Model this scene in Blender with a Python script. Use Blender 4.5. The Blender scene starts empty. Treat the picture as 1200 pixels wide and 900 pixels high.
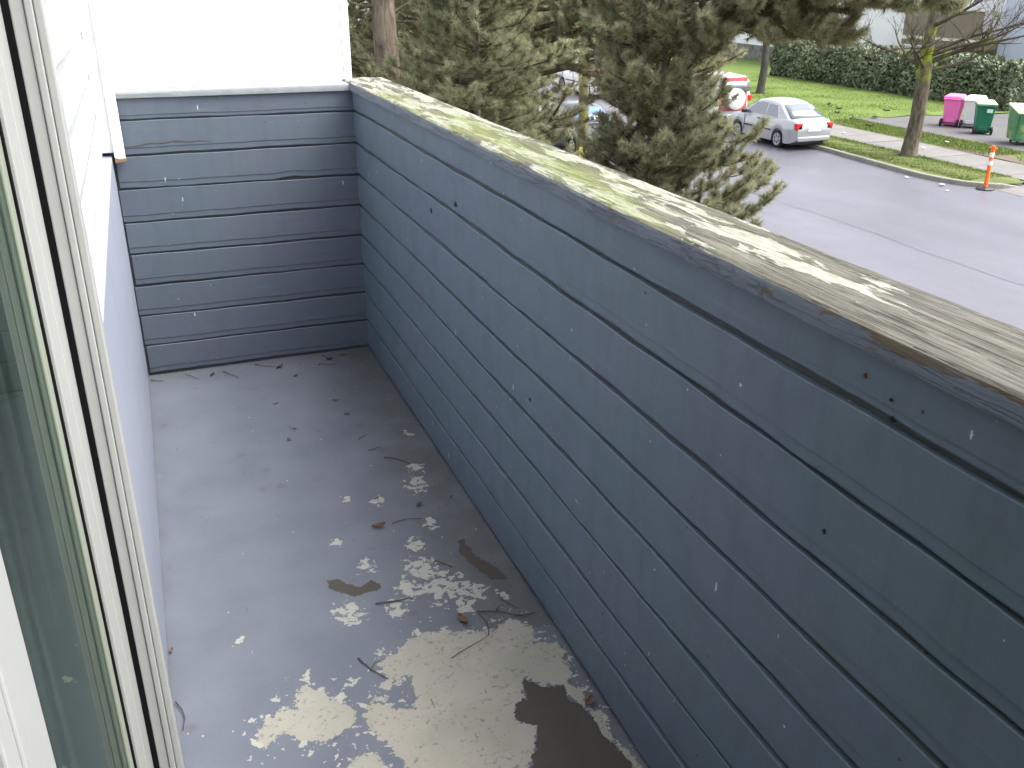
import bpy, math, random
import numpy as np
from mathutils import Vector, Matrix

random.seed(7)
rng = np.random.default_rng(11)
scene = bpy.context.scene
COL = scene.collection
R = math.radians
GZ = -3.83          # street level; z = 0 is the balcony floor

# ------------------------------------------------------------------ camera
cam_d = bpy.data.cameras.new('camera')
cam = bpy.data.objects.new('camera', cam_d)
COL.objects.link(cam)
scene.camera = cam
YAW, PIT, ROL = 0.3706, 0.4143, 0.00537
fw = Vector((math.sin(YAW) * math.cos(PIT), math.cos(YAW) * math.cos(PIT), -math.sin(PIT)))
rt = Vector((math.cos(YAW), -math.sin(YAW), 0))
up = rt.cross(fw)
rr = rt * math.cos(ROL) + up * math.sin(ROL)
uu = -rt * math.sin(ROL) + up * math.cos(ROL)
cam.matrix_world = Matrix(((rr.x, uu.x, -fw.x, 0.1245), (rr.y, uu.y, -fw.y, 0.0),
                           (rr.z, uu.z, -fw.z, 1.4745), (0, 0, 0, 1)))
cam_d.sensor_fit = 'HORIZONTAL'
cam_d.sensor_width = 36
cam_d.lens = 36 * 1084.9 / 1200
cam_d.clip_start = 0.02
cam_d.clip_end = 2000

# ------------------------------------------------------------------ sky, sun, exposure
SUN_EL, SUN_AZ = 56.0, 118.0         # azimuth measured clockwise from +y: sun over the street side, slightly behind
world = bpy.data.worlds.new('World')
scene.world = world
world.use_nodes = True
wt = world.node_tree
wt.nodes.clear()
sky = wt.nodes.new('ShaderNodeTexSky')
sky.sky_type = 'NISHITA'
sky.sun_disc = False
sky.sun_elevation = R(SUN_EL)
sky.sun_rotation = R(SUN_AZ)
sky.dust_density = 4.0
sky.air_density = 1.0
hs = wt.nodes.new('ShaderNodeHueSaturation')     # thin white cloud: the blue is mostly washed out
hs.inputs['Saturation'].default_value = 0.30
bg = wt.nodes.new('ShaderNodeBackground')
bg.inputs['Strength'].default_value = 0.15
wo = wt.nodes.new('ShaderNodeOutputWorld')
wt.links.new(sky.outputs[0], hs.inputs['Color'])
wt.links.new(hs.outputs[0], bg.inputs['Color'])
wt.links.new(bg.outputs[0], wo.inputs['Surface'])

sun_d = bpy.data.lights.new('sun', 'SUN')
sun_d.energy = 1.4
sun_d.angle = R(50)
sun_d.color = (1.0, 0.97, 0.93)
sun = bpy.data.objects.new('sun', sun_d)
COL.objects.link(sun)
sd = Vector((math.sin(R(SUN_AZ)) * math.cos(R(SUN_EL)), math.cos(R(SUN_AZ)) * math.cos(R(SUN_EL)), math.sin(R(SUN_EL))))
sun.rotation_euler = sd.to_track_quat('Z', 'Y').to_euler()
sun.location = (10, -5, 20)

vs = scene.view_settings
vs.view_transform = 'Standard'
vs.look = 'None'
vs.gamma = 1.0
vs.use_curve_mapping = False
vs.exposure = 1.85
scene.cycles.use_denoising = True
scene.cycles.max_bounces = 6
scene.cycles.diffuse_bounces = 3
scene.cycles.glossy_bounces = 3
scene.cycles.caustics_reflective = False
scene.cycles.caustics_refractive = False
scene.cycles.transparent_max_bounces = 8
scene.cycles.use_adaptive_sampling = True
scene.cycles.adaptive_threshold = 0.02

# ------------------------------------------------------------------ material helpers
class N:
    """small wrapper round a material's node tree"""
    def __init__(s, name):
        s.m = bpy.data.materials.new(name)
        s.m.use_nodes = True
        s.t = s.m.node_tree
        s.b = s.t.nodes['Principled BSDF']
        s.out = s.t.nodes['Material Output']
        s._co = None
    def new(s, k): return s.t.nodes.new(k)
    def lk(s, a, b): s.t.links.new(a, b)
    def put(s, v, sock):
        if hasattr(v, 'links') or hasattr(v, 'is_output'): s.lk(v, sock)
        else:
            if sock.type == 'RGBA' and len(v) == 3: v = (*v, 1)
            sock.default_value = v
    def co(s, kind='Object'):
        n = s.new('ShaderNodeTexCoord'); return n.outputs[kind]
    def wpos(s): return s.new('ShaderNodeNewGeometry').outputs['Position']
    def map(s, vec, scale=(1, 1, 1), loc=(0, 0, 0), rot=(0, 0, 0)):
        n = s.new('ShaderNodeMapping'); s.put(vec, n.inputs['Vector'])
        n.inputs['Scale'].default_value = scale; n.inputs['Location'].default_value = loc; n.inputs['Rotation'].default_value = rot
        return n.outputs[0]
    def noise(s, vec, scale, detail=4, rough=0.55, dist=0.0):
        n = s.new('ShaderNodeTexNoise'); s.put(vec, n.inputs['Vector'])
        n.inputs['Scale'].default_value = scale; n.inputs['Detail'].default_value = detail
        n.inputs['Roughness'].default_value = rough; n.inputs['Distortion'].default_value = dist
        return n.outputs[0]
    def vor(s, vec, scale, feat='F1', out='Distance'):
        n = s.new('ShaderNodeTexVoronoi'); n.feature = feat; s.put(vec, n.inputs['Vector']); n.inputs['Scale'].default_value = scale
        return n.outputs[out]
    def vor2(s, vec, scale):
        n = s.new('ShaderNodeTexVoronoi'); s.put(vec, n.inputs['Vector']); n.inputs['Scale'].default_value = scale
        return n.outputs['Distance'], n.outputs['Color']
    def math(s, op, a, b=0.0, c=None, clamp=False):
        n = s.new('ShaderNodeMath'); n.operation = op; n.use_clamp = clamp
        s.put(a, n.inputs[0]); s.put(b, n.inputs[1])
        if c is not None: s.put(c, n.inputs[2])
        return n.outputs[0]
    def step(s, v, lo, hi):
        n = s.new('ShaderNodeMapRange'); n.clamp = True
        s.put(v, n.inputs[0]); s.put(lo, n.inputs[1]); s.put(hi, n.inputs[2])
        return n.outputs[0]
    def mix(s, f, a, b, mode='MIX'):
        n = s.new('ShaderNodeMix'); n.data_type = 'RGBA'; n.blend_type = mode
        s.put(f, n.inputs[0]); s.put(a, n.inputs[6]); s.put(b, n.inputs[7])
        return n.outputs[2]
    def sep(s, v):
        n = s.new('ShaderNodeSeparateXYZ'); s.put(v, n.inputs[0]); return n.outputs
    def attr(s, name):
        n = s.new('ShaderNodeAttribute'); n.attribute_name = name; return n.outputs['Fac']
    def rnd(s): return s.new('ShaderNodeObjectInfo').outputs['Random']
    def bump(s, h, strength=0.3, dist=0.01, normal=None):
        n = s.new('ShaderNodeBump'); s.put(h, n.inputs['Height'])
        n.inputs['Strength'].default_value = strength; n.inputs['Distance'].default_value = dist
        if normal is not None: s.lk(normal, n.inputs['Normal'])
        return n.outputs[0]
    def fin(s, col, rough=0.6, nrm=None, spec=None, metal=None):
        s.put(col, s.b.inputs['Base Color']); s.put(rough, s.b.inputs['Roughness'])
        if nrm is not None: s.lk(nrm, s.b.inputs['Normal'])
        if spec is not None: s.put(spec, s.b.inputs['Specular IOR Level'])
        if metal is not None: s.put(metal, s.b.inputs['Metallic'])
        return s.m

def hexc(r, g, b):
    f = lambda c: (c / 255 / 12.92) if c / 255 <= 0.04045 else ((c / 255 + 0.055) / 1.055) ** 2.4
    return (f(r), f(g), f(b))

def plain(name, col, rough=0.5, var=0.15, scale=8.0, bump=0.0, metal=None, spec=None):
    n = N(name); c = n.co()
    f = n.noise(c, scale, 5, 0.6)
    dk = tuple(x * (1 - var) for x in col); lt = tuple(min(1, x * (1 + var)) for x in col)
    nr = n.bump(n.noise(c, scale * 6, 3), bump, 0.01) if bump else None
    return n.fin(n.mix(f, dk, lt), rough, nr, spec, metal)

M = {}

def blue_paint(name, base, teal, violet, axis):
    """weathered blue-grey gloss paint on boards; axis = the way the boards run"""
    n = N(name); w = n.wpos()
    oi = n.new('ShaderNodeObjectInfo').outputs['Random']
    big = n.noise(w, 2.2, 3, 0.5)
    c = n.mix(n.step(big, 0.36, 0.64), teal, violet)
    c = n.mix(0.5, c, base)
    c = n.mix(n.math('MULTIPLY', oi, 0.22), c, tuple(x * 0.72 for x in base))
    # rain streaks and grime, running down
    st = n.noise(n.map(w, (26, 26, 2.4)), 1.0, 4, 0.6)
    c = n.mix(n.math('MULTIPLY', n.step(st, 0.50, 0.78), 0.26), c, (0.038, 0.056, 0.066))
    dirt = n.noise(w, 11, 4, 0.68)
    c = n.mix(n.math('MULTIPLY', n.step(dirt, 0.5, 0.78), 0.35), c, (0.07, 0.085, 0.085))
    # chalky wear along the grain
    sc = (60, 5, 60) if axis == 'y' else (5, 60, 60)
    gr = n.noise(n.map(w, sc), 1.0, 5, 0.7)
    c = n.mix(n.math('MULTIPLY', n.step(gr, 0.58, 0.8), 0.22), c, (0.24, 0.27, 0.31))
    # pale chips and scratches
    v, vc = n.vor2(w, 20)
    pick = n.math('GREATER_THAN', n.sep(vc)[0], 0.74)
    wob = n.noise(w, 140, 3, 0.7)
    chip = n.math('LESS_THAN', n.math('ADD', v, n.math('MULTIPLY', wob, 0.16)), n.math('ADD', 0.080, n.math('MULTIPLY', n.sep(vc)[1], 0.06)))
    chip = n.math('MULTIPLY', pick, chip)
    sv = n.map(w, (46, 30, 9), rot=(0.5, 0.2, 0.35))
    v2, v2c = n.vor2(sv, 1.0)
    scr = n.math('MULTIPLY', n.math('LESS_THAN', n.math('ADD', v2, n.math('MULTIPLY', wob, 0.12)), 0.15), n.math('GREATER_THAN', n.sep(v2c)[0], 0.88))
    cz = n.noise(n.map(w, (30, 9, 40)), 1.0, 5, 0.72, 0.5)
    cw = n.math('MULTIPLY', n.math('GREATER_THAN', cz, 0.705), n.math('GREATER_THAN', n.noise(w, 1.7, 2), 0.50))
    mk_ = n.math('MAXIMUM', n.math('MAXIMUM', chip, scr), cw)
    c = n.mix(mk_, c, (0.46, 0.48, 0.46))
    # dark specks
    dv, dvc = n.vor2(w, 31)
    ds = n.math('MULTIPLY', n.math('LESS_THAN', dv, 0.085), n.math('GREATER_THAN', n.sep(dvc)[2], 0.90))
    c = n.mix(ds, c, (0.03, 0.035, 0.035))
    h = n.math('ADD', n.math('MULTIPLY', gr, 0.5), n.math('MULTIPLY', n.noise(w, 70, 4, 0.6), 0.35))
    h = n.math('SUBTRACT', h, n.math('MULTIPLY', mk_, 0.3))
    nr = n.bump(h, 0.28, 0.002)
    ro = n.math('ADD', 0.42, n.math('MULTIPLY', dirt, 0.25))
    return n.fin(c, ro, nr, 0.45)

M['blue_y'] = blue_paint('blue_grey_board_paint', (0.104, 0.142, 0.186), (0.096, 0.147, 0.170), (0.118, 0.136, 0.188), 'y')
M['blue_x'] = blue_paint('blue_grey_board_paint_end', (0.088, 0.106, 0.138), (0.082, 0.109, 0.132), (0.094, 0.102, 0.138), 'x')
M['groove'] = plain('grimy_groove_backing', (0.066, 0.074, 0.074), 0.8, 0.5, 14)
M['core'] = plain('parapet_outer_paint', (0.12, 0.15, 0.19), 0.6, 0.15, 3)

# white siding, with worn pale blue patches
n = N('white_siding_paint'); w = n.wpos()
f = n.step(n.noise(n.map(w, (3, 2.0, 3.6)), 1.0, 4, 0.55), 0.55, 0.66)
c = n.mix(n.math('MULTIPLY', f, 0.7), (0.56, 0.58, 0.60), (0.27, 0.33, 0.42))
c = n.mix(n.math('MULTIPLY', n.step(n.noise(w, 30, 5, 0.7), 0.58, 0.8), 0.3), c, (0.5, 0.5, 0.48))
M['white_siding'] = n.fin(c, 0.5, n.bump(n.noise(n.map(w, (40, 5, 40)), 1.0, 4), 0.15, 0.002))
M['white_trim'] = plain('white_trim_paint', (0.80, 0.80, 0.77), 0.45, 0.05, 20, 0.08)
M['white_groove'] = plain('white_siding_shadow_gap', (0.30, 0.30, 0.31), 0.7, 0.2, 10)
# lower flat panel on the house side: lavender blue paint
n = N('lavender_panel_paint'); w = n.wpos()
c = n.mix(n.noise(w, 4, 5, 0.6), (0.215, 0.24, 0.30), (0.285, 0.31, 0.37))
c = n.mix(n.math('MULTIPLY', n.step(n.noise(n.map(w, (20, 20, 2)), 1.0, 4), 0.5, 0.8), 0.5), c, (0.20, 0.20, 0.25))
c = n.mix(n.math('MULTIPLY', n.step(n.noise(w, 9, 6, 0.7), 0.52, 0.75), n.step(n.sep(w)[2], 0.07, 0.0)), c, (0.16, 0.16, 0.18))
M['panel'] = n.fin(c, 0.5, n.bump(n.noise(w, 30, 4), 0.2, 0.003))
M['vinyl'] = plain('white_door_vinyl', (0.30, 0.305, 0.29), 0.4, 0.07, 26, 0.04)
M['vinyl_cream'] = plain('cream_door_stile', (0.22, 0.24, 0.19), 0.4, 0.08, 20)
M['black_gap'] = plain('black_seal_and_shadow', (0.004, 0.004, 0.005), 0.9, 0.2, 20, spec=0.1)
M['dark_room'] = plain('dim_room_paint', (0.15, 0.18, 0.16), 0.9, 0.1, 4)
M['blind'] = plain('pale_blind_fabric', (0.42, 0.46, 0.42), 0.8, 0.1, 12)

n = N('door_glass')
g = n.new('ShaderNodeBsdfGlossy'); g.inputs['Roughness'].default_value = 0.015
g.inputs['Color'].default_value = (0.55, 0.64, 0.58, 1)
tr = n.new('ShaderNodeBsdfTransparent'); tr.inputs['Color'].default_value = (0.38, 0.56, 0.46, 1)
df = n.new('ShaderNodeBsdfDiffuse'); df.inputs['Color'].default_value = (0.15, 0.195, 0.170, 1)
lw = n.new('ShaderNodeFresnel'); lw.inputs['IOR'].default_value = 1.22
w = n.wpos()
dust_refl = n.math('ADD', n.math('MULTIPLY', n.step(n.noise(n.map(w, (1, 30, 1.2)), 1.0, 5, 0.6), 0.42, 0.72), 0.10),  # streaks paint faint vertical reflections on the pane, over an even dust film
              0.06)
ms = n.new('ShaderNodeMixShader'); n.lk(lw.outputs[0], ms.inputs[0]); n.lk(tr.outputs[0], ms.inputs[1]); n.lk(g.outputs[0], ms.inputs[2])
m2 = n.new('ShaderNodeMixShader'); n.lk(dust_refl, m2.inputs[0]); n.lk(ms.outputs[0], m2.inputs[1]); n.lk(df.outputs[0], m2.inputs[2])
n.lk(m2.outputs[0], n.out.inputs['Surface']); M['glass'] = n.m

# balcony floor: grey paint flaking to a cream undercoat and a dark membrane
n = N('peeling_floor_paint'); w = n.wpos()
cr = n.attr('cream'); dk = n.attr('bare'); fl = n.attr('fleck'); wet = n.attr('grime_shade')  # wet holds grime with the parapet's shade painted into the floor colour
e1 = n.noise(w, 30, 4, 0.66); e2 = n.noise(w, 110, 2, 0.6)
edge = n.math('ADD', n.math('MULTIPLY', n.math('SUBTRACT', e1, 0.5), 0.075), n.math('MULTIPLY', n.math('SUBTRACT', e2, 0.5), 0.022))
edge_s = n.math('MULTIPLY', edge, 0.45)
cm = n.math('LESS_THAN', n.math('ADD', cr, edge), 0.0)
dm = n.math('LESS_THAN', n.math('ADD', dk, edge_s), 0.0)
fk = n.noise(w, 46, 3, 0.62)
fm = n.math('GREATER_THAN', n.math('ADD', fk, n.math('MULTIPLY', fl, 0.30)), 0.735)
va, vb_ = n.vor2(w, 33)
sp = n.math('MULTIPLY', n.math('LESS_THAN', va, 0.10), n.math('GREATER_THAN', n.sep(vb_)[0], 0.91))
fm = n.math('MAXIMUM', fm, sp)
grey = n.mix(n.step(n.noise(w, 4.5, 5, 0.62), 0.30, 0.70), (0.092, 0.104, 0.132), (0.130, 0.142, 0.170))
grey = n.mix(n.math('MULTIPLY', n.step(n.noise(w, 18, 6, 0.7), 0.52, 0.75), 0.30), grey, (0.072, 0.078, 0.086))
grey = n.mix(n.math('MULTIPLY', n.step(n.noise(w, 2.6, 4, 0.6), 0.45, 0.7), 0.40), grey, (0.128, 0.150, 0.160))
grey = n.mix(n.math('MULTIPLY', n.step(n.noise(w, 90, 3, 0.7), 0.66, 0.74), 0.5), grey, (0.09, 0.095, 0.095))
sv, svc = n.vor2(w, 9.0)
spot = n.math('MULTIPLY', n.step(n.math('ADD', sv, n.math('MULTIPLY', e1, 0.2)), 0.27, 0.19), n.math('GREATER_THAN', n.sep(svc)[1], 0.60))
grey = n.mix(n.math('MULTIPLY', spot, 0.55), grey, (0.085, 0.088, 0.085))
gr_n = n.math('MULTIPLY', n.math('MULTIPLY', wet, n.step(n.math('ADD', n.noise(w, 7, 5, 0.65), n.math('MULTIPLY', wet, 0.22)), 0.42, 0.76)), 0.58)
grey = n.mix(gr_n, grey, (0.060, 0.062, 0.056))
crm = n.mix(n.noise(w, 9, 4, 0.6), (0.255, 0.243, 0.190), (0.31, 0.305, 0.265))
crm = n.mix(n.step(n.noise(n.map(w, (1, 1, 1), loc=(3, 1, 0)), 5, 3), 0.50, 0.60), crm, (0.315, 0.292, 0.25))
blu = n.math('MULTIPLY', n.step(n.noise(w, 75, 4, 0.7, 0.6), 0.57, 0.62), n.step(n.noise(w, 12, 3), 0.38, 0.52))
crm = n.mix(n.math('MULTIPLY', blu, 0.75), crm, (0.12, 0.13, 0.145))
bare = n.mix(n.noise(w, 40, 5, 0.65), (0.048, 0.043, 0.035), (0.064, 0.057, 0.047))
c = n.mix(fm, grey, (0.32, 0.32, 0.285))
c = n.mix(cm, c, crm)
c = n.mix(dm, c, bare)
h = n.math('SUBTRACT', 1.0, n.math('MULTIPLY', n.math('MAXIMUM', cm, fm), 0.45))
h = n.math('SUBTRACT', h, n.math('MULTIPLY', dm, 0.5))
h = n.math('ADD', h, n.math('MULTIPLY', n.noise(w, 150, 3, 0.6), 0.10))
nr = n.bump(h, 0.8, 0.003)
ro = n.math('ADD', n.math('MULTIPLY', n.noise(w, 3, 4, 0.6), 0.30), 0.40)
ro = n.math('ADD', ro, n.math('MULTIPLY', n.math('MAXIMUM', cm, dm), 0.25))
M['floor'] = n.fin(c, ro, nr, 0.38)

# cap rail: weathered wood, flaking white paint, yellow-green algae; blue paint on the inner edge
n = N('weathered_cap_rail'); w = n.wpos(); px_, py_, pz_ = n.sep(w)
nz = n.sep(n.new('ShaderNodeNewGeometry').outputs['Normal'])[2]
gl = n.noise(n.map(w, (80, 4.5, 60)), 1.0, 6, 0.74, 0.6)
g2 = n.noise(n.map(w, (240, 9, 240)), 1.0, 4, 0.6)
wood = n.mix(n.step(gl, 0.36, 0.66), (0.046, 0.044, 0.037), (0.150, 0.144, 0.124))
wood = n.mix(n.math('MULTIPLY', n.step(g2, 0.5, 0.72), 0.55), wood, (0.055, 0.048, 0.034))
wood = n.mix(n.math('MULTIPLY', n.step(n.noise(n.map(w, (16, 2.2, 16)), 1.0, 4, 0.6), 0.52, 0.68), 0.6), wood, (0.092, 0.090, 0.056))
pn = n.noise(n.map(w, (26, 5.0, 20), loc=(0, 2.7, 0)), 1.0, 7, 0.68, 0.4)
thr = n.new('ShaderNodeMapRange'); thr.interpolation_type = 'SMOOTHSTEP'; n.lk(py_, thr.inputs[0])
thr.inputs[1].default_value = 0.55; thr.inputs[2].default_value = 1.75; thr.inputs[3].default_value = 0.66; thr.inputs[4].default_value = 0.47
def gauss(v, c0, wd_): return n.math('POWER', 2.718, n.math('MULTIPLY', -1.0, n.math('POWER', n.math('DIVIDE', n.math('SUBTRACT', v, c0), wd_), 2.0)))
patch = n.math('MULTIPLY', gauss(py_, 1.10, 0.30), gauss(n.math('ADD', px_, n.math('MULTIPLY', py_, -0.035)), 0.936, 0.034))
pn = n.math('ADD', pn, n.math('MULTIPLY', patch, 0.17))
pm = n.step(n.math('SUBTRACT', pn, thr.outputs[0]), -0.012, 0.022)
paint = n.mix(n.step(n.noise(n.map(w, (120, 30, 60)), 1.0, 4, 0.65), 0.35, 0.65), (0.205, 0.212, 0.165), (0.340, 0.345, 0.300))
ck = n.noise(n.map(w, (330, 7, 200)), 1.0, 3, 0.55, 0.8)
ckm = n.step(ck, 0.585, 0.64)
wood = n.mix(n.math('MULTIPLY', ckm, 0.85), wood, (0.022, 0.019, 0.015))
c = n.mix(pm, wood, paint)
ms_ = n.noise(n.map(w, (13, 3.2, 13), loc=(0.4, 5.1, 0)), 1.0, 6, 0.66)
my = n.math('MULTIPLY', n.step(py_, 0.9, 1.7), n.step(py_, 3.7, 3.0))
mx = n.step(px_, 1.045, 0.97)
mo = n.math('MULTIPLY', n.math('MULTIPLY', n.step(ms_, 0.36, 0.58), my), mx)
c = n.mix(n.math('MULTIPLY', mo, 0.80), c, n.mix(gl, (0.082, 0.105, 0.020), (0.170, 0.195, 0.050)))
# inner edge keeps the blue paint, with chipped places
chip = n.noise(n.map(w, (10, 4.5, 16)), 1.0, 6, 0.65)
chy = n.new('ShaderNodeMapRange'); n.lk(py_, chy.inputs[0]); chy.inputs[1].default_value = 0.9; chy.inputs[2].default_value = 1.5; chy.inputs[3].default_value = 0.55; chy.inputs[4].default_value = 0.70
chm = n.step(n.math('SUBTRACT', n.math('ADD', chip, n.math('MULTIPLY', n.step(pz_, 1.075, 1.10), 0.10)), chy.outputs[0]), 0.0, 0.02)
bp = n.mix(n.noise(w, 8, 4), (0.12, 0.145, 0.18), (0.17, 0.19, 0.225))
edgec = n.mix(chm, bp, n.mix(gl, (0.085, 0.065, 0.045), (0.19, 0.16, 0.12)))
side = n.step(nz, 0.62, 0.42)
c = n.mix(side, c, edgec)
h = n.math('ADD', n.math('MULTIPLY', gl, 0.7), n.math('MULTIPLY', g2, 0.35))
h = n.math('SUBTRACT', n.math('ADD', h, n.math('MULTIPLY', pm, 0.4)), n.math('MULTIPLY', ckm, 0.5))
M['cap'] = n.fin(c, 0.80, n.bump(h, 0.95, 0.006), 0.25)
M['cap_end'] = plain('pale_end_cap_paint', (0.18, 0.19, 0.20), 0.6, 0.2, 14, 0.2)

# ------------------------------------------------------------------ mesh helpers
class MB:
    def __init__(s): s.v = []; s.f = []
    def add(s, V, F):
        o = len(s.v); s.v += [tuple(p) for p in V]; s.f += [tuple(i + o for i in q) for q in F]; return s
    def box(s, x0, x1, y0, y1, z0, z1):
        V = [(x0, y0, z0), (x1, y0, z0), (x1, y1, z0), (x0, y1, z0), (x0, y0, z1), (x1, y0, z1), (x1, y1, z1), (x0, y1, z1)]
        return s.add(V, [(3, 2, 1, 0), (4, 5, 6, 7), (0, 1, 5, 4), (1, 2, 6, 5), (2, 3, 7, 6), (3, 0, 4, 7)])
    def hexa(s, bot, top):
        return s.add(list(bot) + list(top), [(3, 2, 1, 0), (4, 5, 6, 7), (0, 1, 5, 4), (1, 2, 6, 5), (2, 3, 7, 6), (3, 0, 4, 7)])
    def rings(s, rings, cap=True, closed=True):
        n_ = len(rings[0]); V = [p for r in rings for p in r]; F = []
        for i in range(len(rings) - 1):
            for j in range(n_ if closed else n_ - 1):
                a = i * n_ + j; b = i * n_ + (j + 1) % n_
                F.append((a, b, b + n_, a + n_))
        if cap:
            F.append(tuple(range(n_ - 1, -1, -1))); F.append(tuple((len(rings) - 1) * n_ + j for j in range(n_)))
        return s.add(V, F)
    def tube(s, path, rad, sides=6):
        P = [Vector(p) for p in path]
        if not hasattr(rad, '__len__'): rad = [rad] * len(P)
        ref = Vector((0.31, 0.77, 0.55)); rg = []
        for i, p in enumerate(P):
            d = (P[min(i + 1, len(P) - 1)] - P[max(i - 1, 0)])
            if d.length < 1e-9: d = Vector((0, 0, 1))
            d.normalize()
            a = d.cross(ref)
            if a.length < 0.05: a = d.cross(Vector((1, 0, 0)))
            a.normalize(); b = d.cross(a)
            rg.append([p + (a * math.cos(t) + b * math.sin(t)) * rad[i] for t in [2 * math.pi * k / sides for k in range(sides)]])
        return s.rings(rg)
    def lathe(s, prof, axis='z', c=(0, 0, 0), n=24):
        rg = []
        for r, h in prof:
            ring = []
            for k in range(n):
                t = 2 * math.pi * k / n; a, b = r * math.cos(t), r * math.sin(t)
                q = (a, b, h) if axis == 'z' else ((h, a, b) if axis == 'x' else (b, h, a))
                ring.append((q[0] + c[0], q[1] + c[1], q[2] + c[2]))
            rg.append(ring)
        return s.rings(rg)
    def build(s, name, mat, parent=None, local=False, smooth=False, bevel=0.0, subsurf=0):
        V = s.v
        if parent is not None and not local:
            l = parent.location; V = [(p[0] - l[0], p[1] - l[1], p[2] - l[2]) for p in V]
        me = bpy.data.meshes.new(name); me.from_pydata(V, [], s.f); me.update()
        me.materials.append(M[mat] if isinstance(mat, str) else mat)
        if smooth: me.polygons.foreach_set('use_smooth', [True] * len(me.polygons))
        o = bpy.data.objects.new(name, me); COL.objects.link(o)
        if parent is not None: o.parent = parent
        if bevel:
            b = o.modifiers.new('bevel', 'BEVEL'); b.width = bevel; b.segments = 2; b.limit_method = 'ANGLE'; b.angle_limit = R(35)
        if subsurf:
            q = o.modifiers.new('sub', 'SUBSURF'); q.levels = subsurf; q.render_levels = subsurf
        return o

def soup(name, V, nper, mat, parent=None, attrs=None, kind=None):
    """many loose triangles/quads: V is (faces*nper, 3)"""
    V = np.asarray(V, np.float32).copy()
    if parent is not None: V -= np.array(parent.location, np.float32)
    nv = len(V); nf = nv // nper
    me = bpy.data.meshes.new(name)
    me.vertices.add(nv); me.vertices.foreach_set('co', V.ravel())
    me.loops.add(nv); me.loops.foreach_set('vertex_index', np.arange(nv, dtype=np.int32))
    me.polygons.add(nf); me.polygons.foreach_set('loop_start', np.arange(0, nv, nper, dtype=np.int32))
    me.update(calc_edges=True)
    if attrs:
        for k, a in attrs.items():
            at_ = me.attributes.new(k, 'FLOAT', 'POINT'); at_.data.foreach_set('value', np.asarray(a, np.float32))
    me.materials.append(M[mat])
    o = bpy.data.objects.new(name, me); COL.objects.link(o)
    if parent is not None: o.parent = parent
    if kind: o['kind'] = kind
    return o

def empty(name, loc, label, cat, group=None, rz=0.0):
    o = bpy.data.objects.new(name, None); COL.objects.link(o); o.location = loc; o.rotation_euler = (0, 0, rz)
    o.empty_display_size = 0.2
    return tag(o, label, cat, group)
def tag(o, label, cat, group=None):
    o['label'] = label; o['category'] = cat
    if group: o['group'] = group
    return o
def struct(o): o['kind'] = 'structure'; return o

# ------------------------------------------------------------------ balcony floor
W, D, H = 0.897, 3.71, 1.07
EXPO = H / 8.65
CREAM = [[(0.487, 1.724), (0.541, 1.762), (0.593, 1.788), (0.636, 1.777), (0.698, 1.744), (0.748, 1.735), (0.793, 1.766), (0.82, 1.745), (0.848, 1.713), (0.834, 1.661), (0.87, 1.653), (0.881, 1.599), (0.866, 1.524), (0.841, 1.497), (0.873, 1.467), (0.857, 1.422), (0.874, 1.39), (0.872, 1.35), (0.865, 1.299), (0.885, 1.269), (0.887, 1.238), (0.884, 1.169), (0.86, 1.178), (0.869, 1.238), (0.855, 1.303), (0.856, 1.381), (0.839, 1.437), (0.833, 1.465), (0.836, 1.499), (0.789, 1.508), (0.762, 1.55), (0.749, 1.532), (0.736, 1.485), (0.7, 1.456), (0.705, 1.422), (0.733, 1.403), (0.701, 1.339), (0.673, 1.3), (0.627, 1.227), (0.422, 1.305), (0.445, 1.387), (0.428, 1.428), (0.419, 1.476), (0.388, 1.534), (0.396, 1.58), (0.428, 1.606), (0.451, 1.559), (0.5, 1.549), (0.519, 1.584), (0.519, 1.637), (0.481, 1.652), (0.465, 1.614), (0.449, 1.62), (0.449, 1.646), (0.468, 1.675), (0.455, 1.717)],
         [(0.272, 1.704), (0.316, 1.68), (0.329, 1.647), (0.383, 1.584), (0.366, 1.55), (0.334, 1.529), (0.279, 1.524), (0.215, 1.574), (0.177, 1.551), (0.167, 1.579), (0.186, 1.625), (0.225, 1.644), (0.257, 1.639)],
         [(0.326, 1.45), (0.364, 1.461), (0.39, 1.457), (0.396, 1.406), (0.365, 1.349), (0.314, 1.391)]]
BARE = [[(0.76, 1.553), (0.789, 1.508), (0.836, 1.499), (0.83, 1.458), (0.856, 1.405), (0.849, 1.328), (0.866, 1.291), (0.872, 1.233), (0.863, 1.177), (0.837, 1.134), (0.623, 1.216), (0.673, 1.3), (0.701, 1.339), (0.733, 1.403), (0.692, 1.435), (0.714, 1.484), (0.739, 1.484)],
        [(0.407, 2.086), (0.441, 2.084), (0.451, 2.049), (0.491, 2.024), (0.514, 2.046), (0.541, 2.015), (0.529, 1.99), (0.485, 1.997), (0.461, 1.987), (0.433, 2.016), (0.407, 2.056)],
        [(0.797, 2.146), (0.814, 2.14), (0.813, 2.061), (0.855, 1.969), (0.863, 1.924), (0.817, 1.931), (0.796, 2.012), (0.777, 2.085)]]
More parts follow.
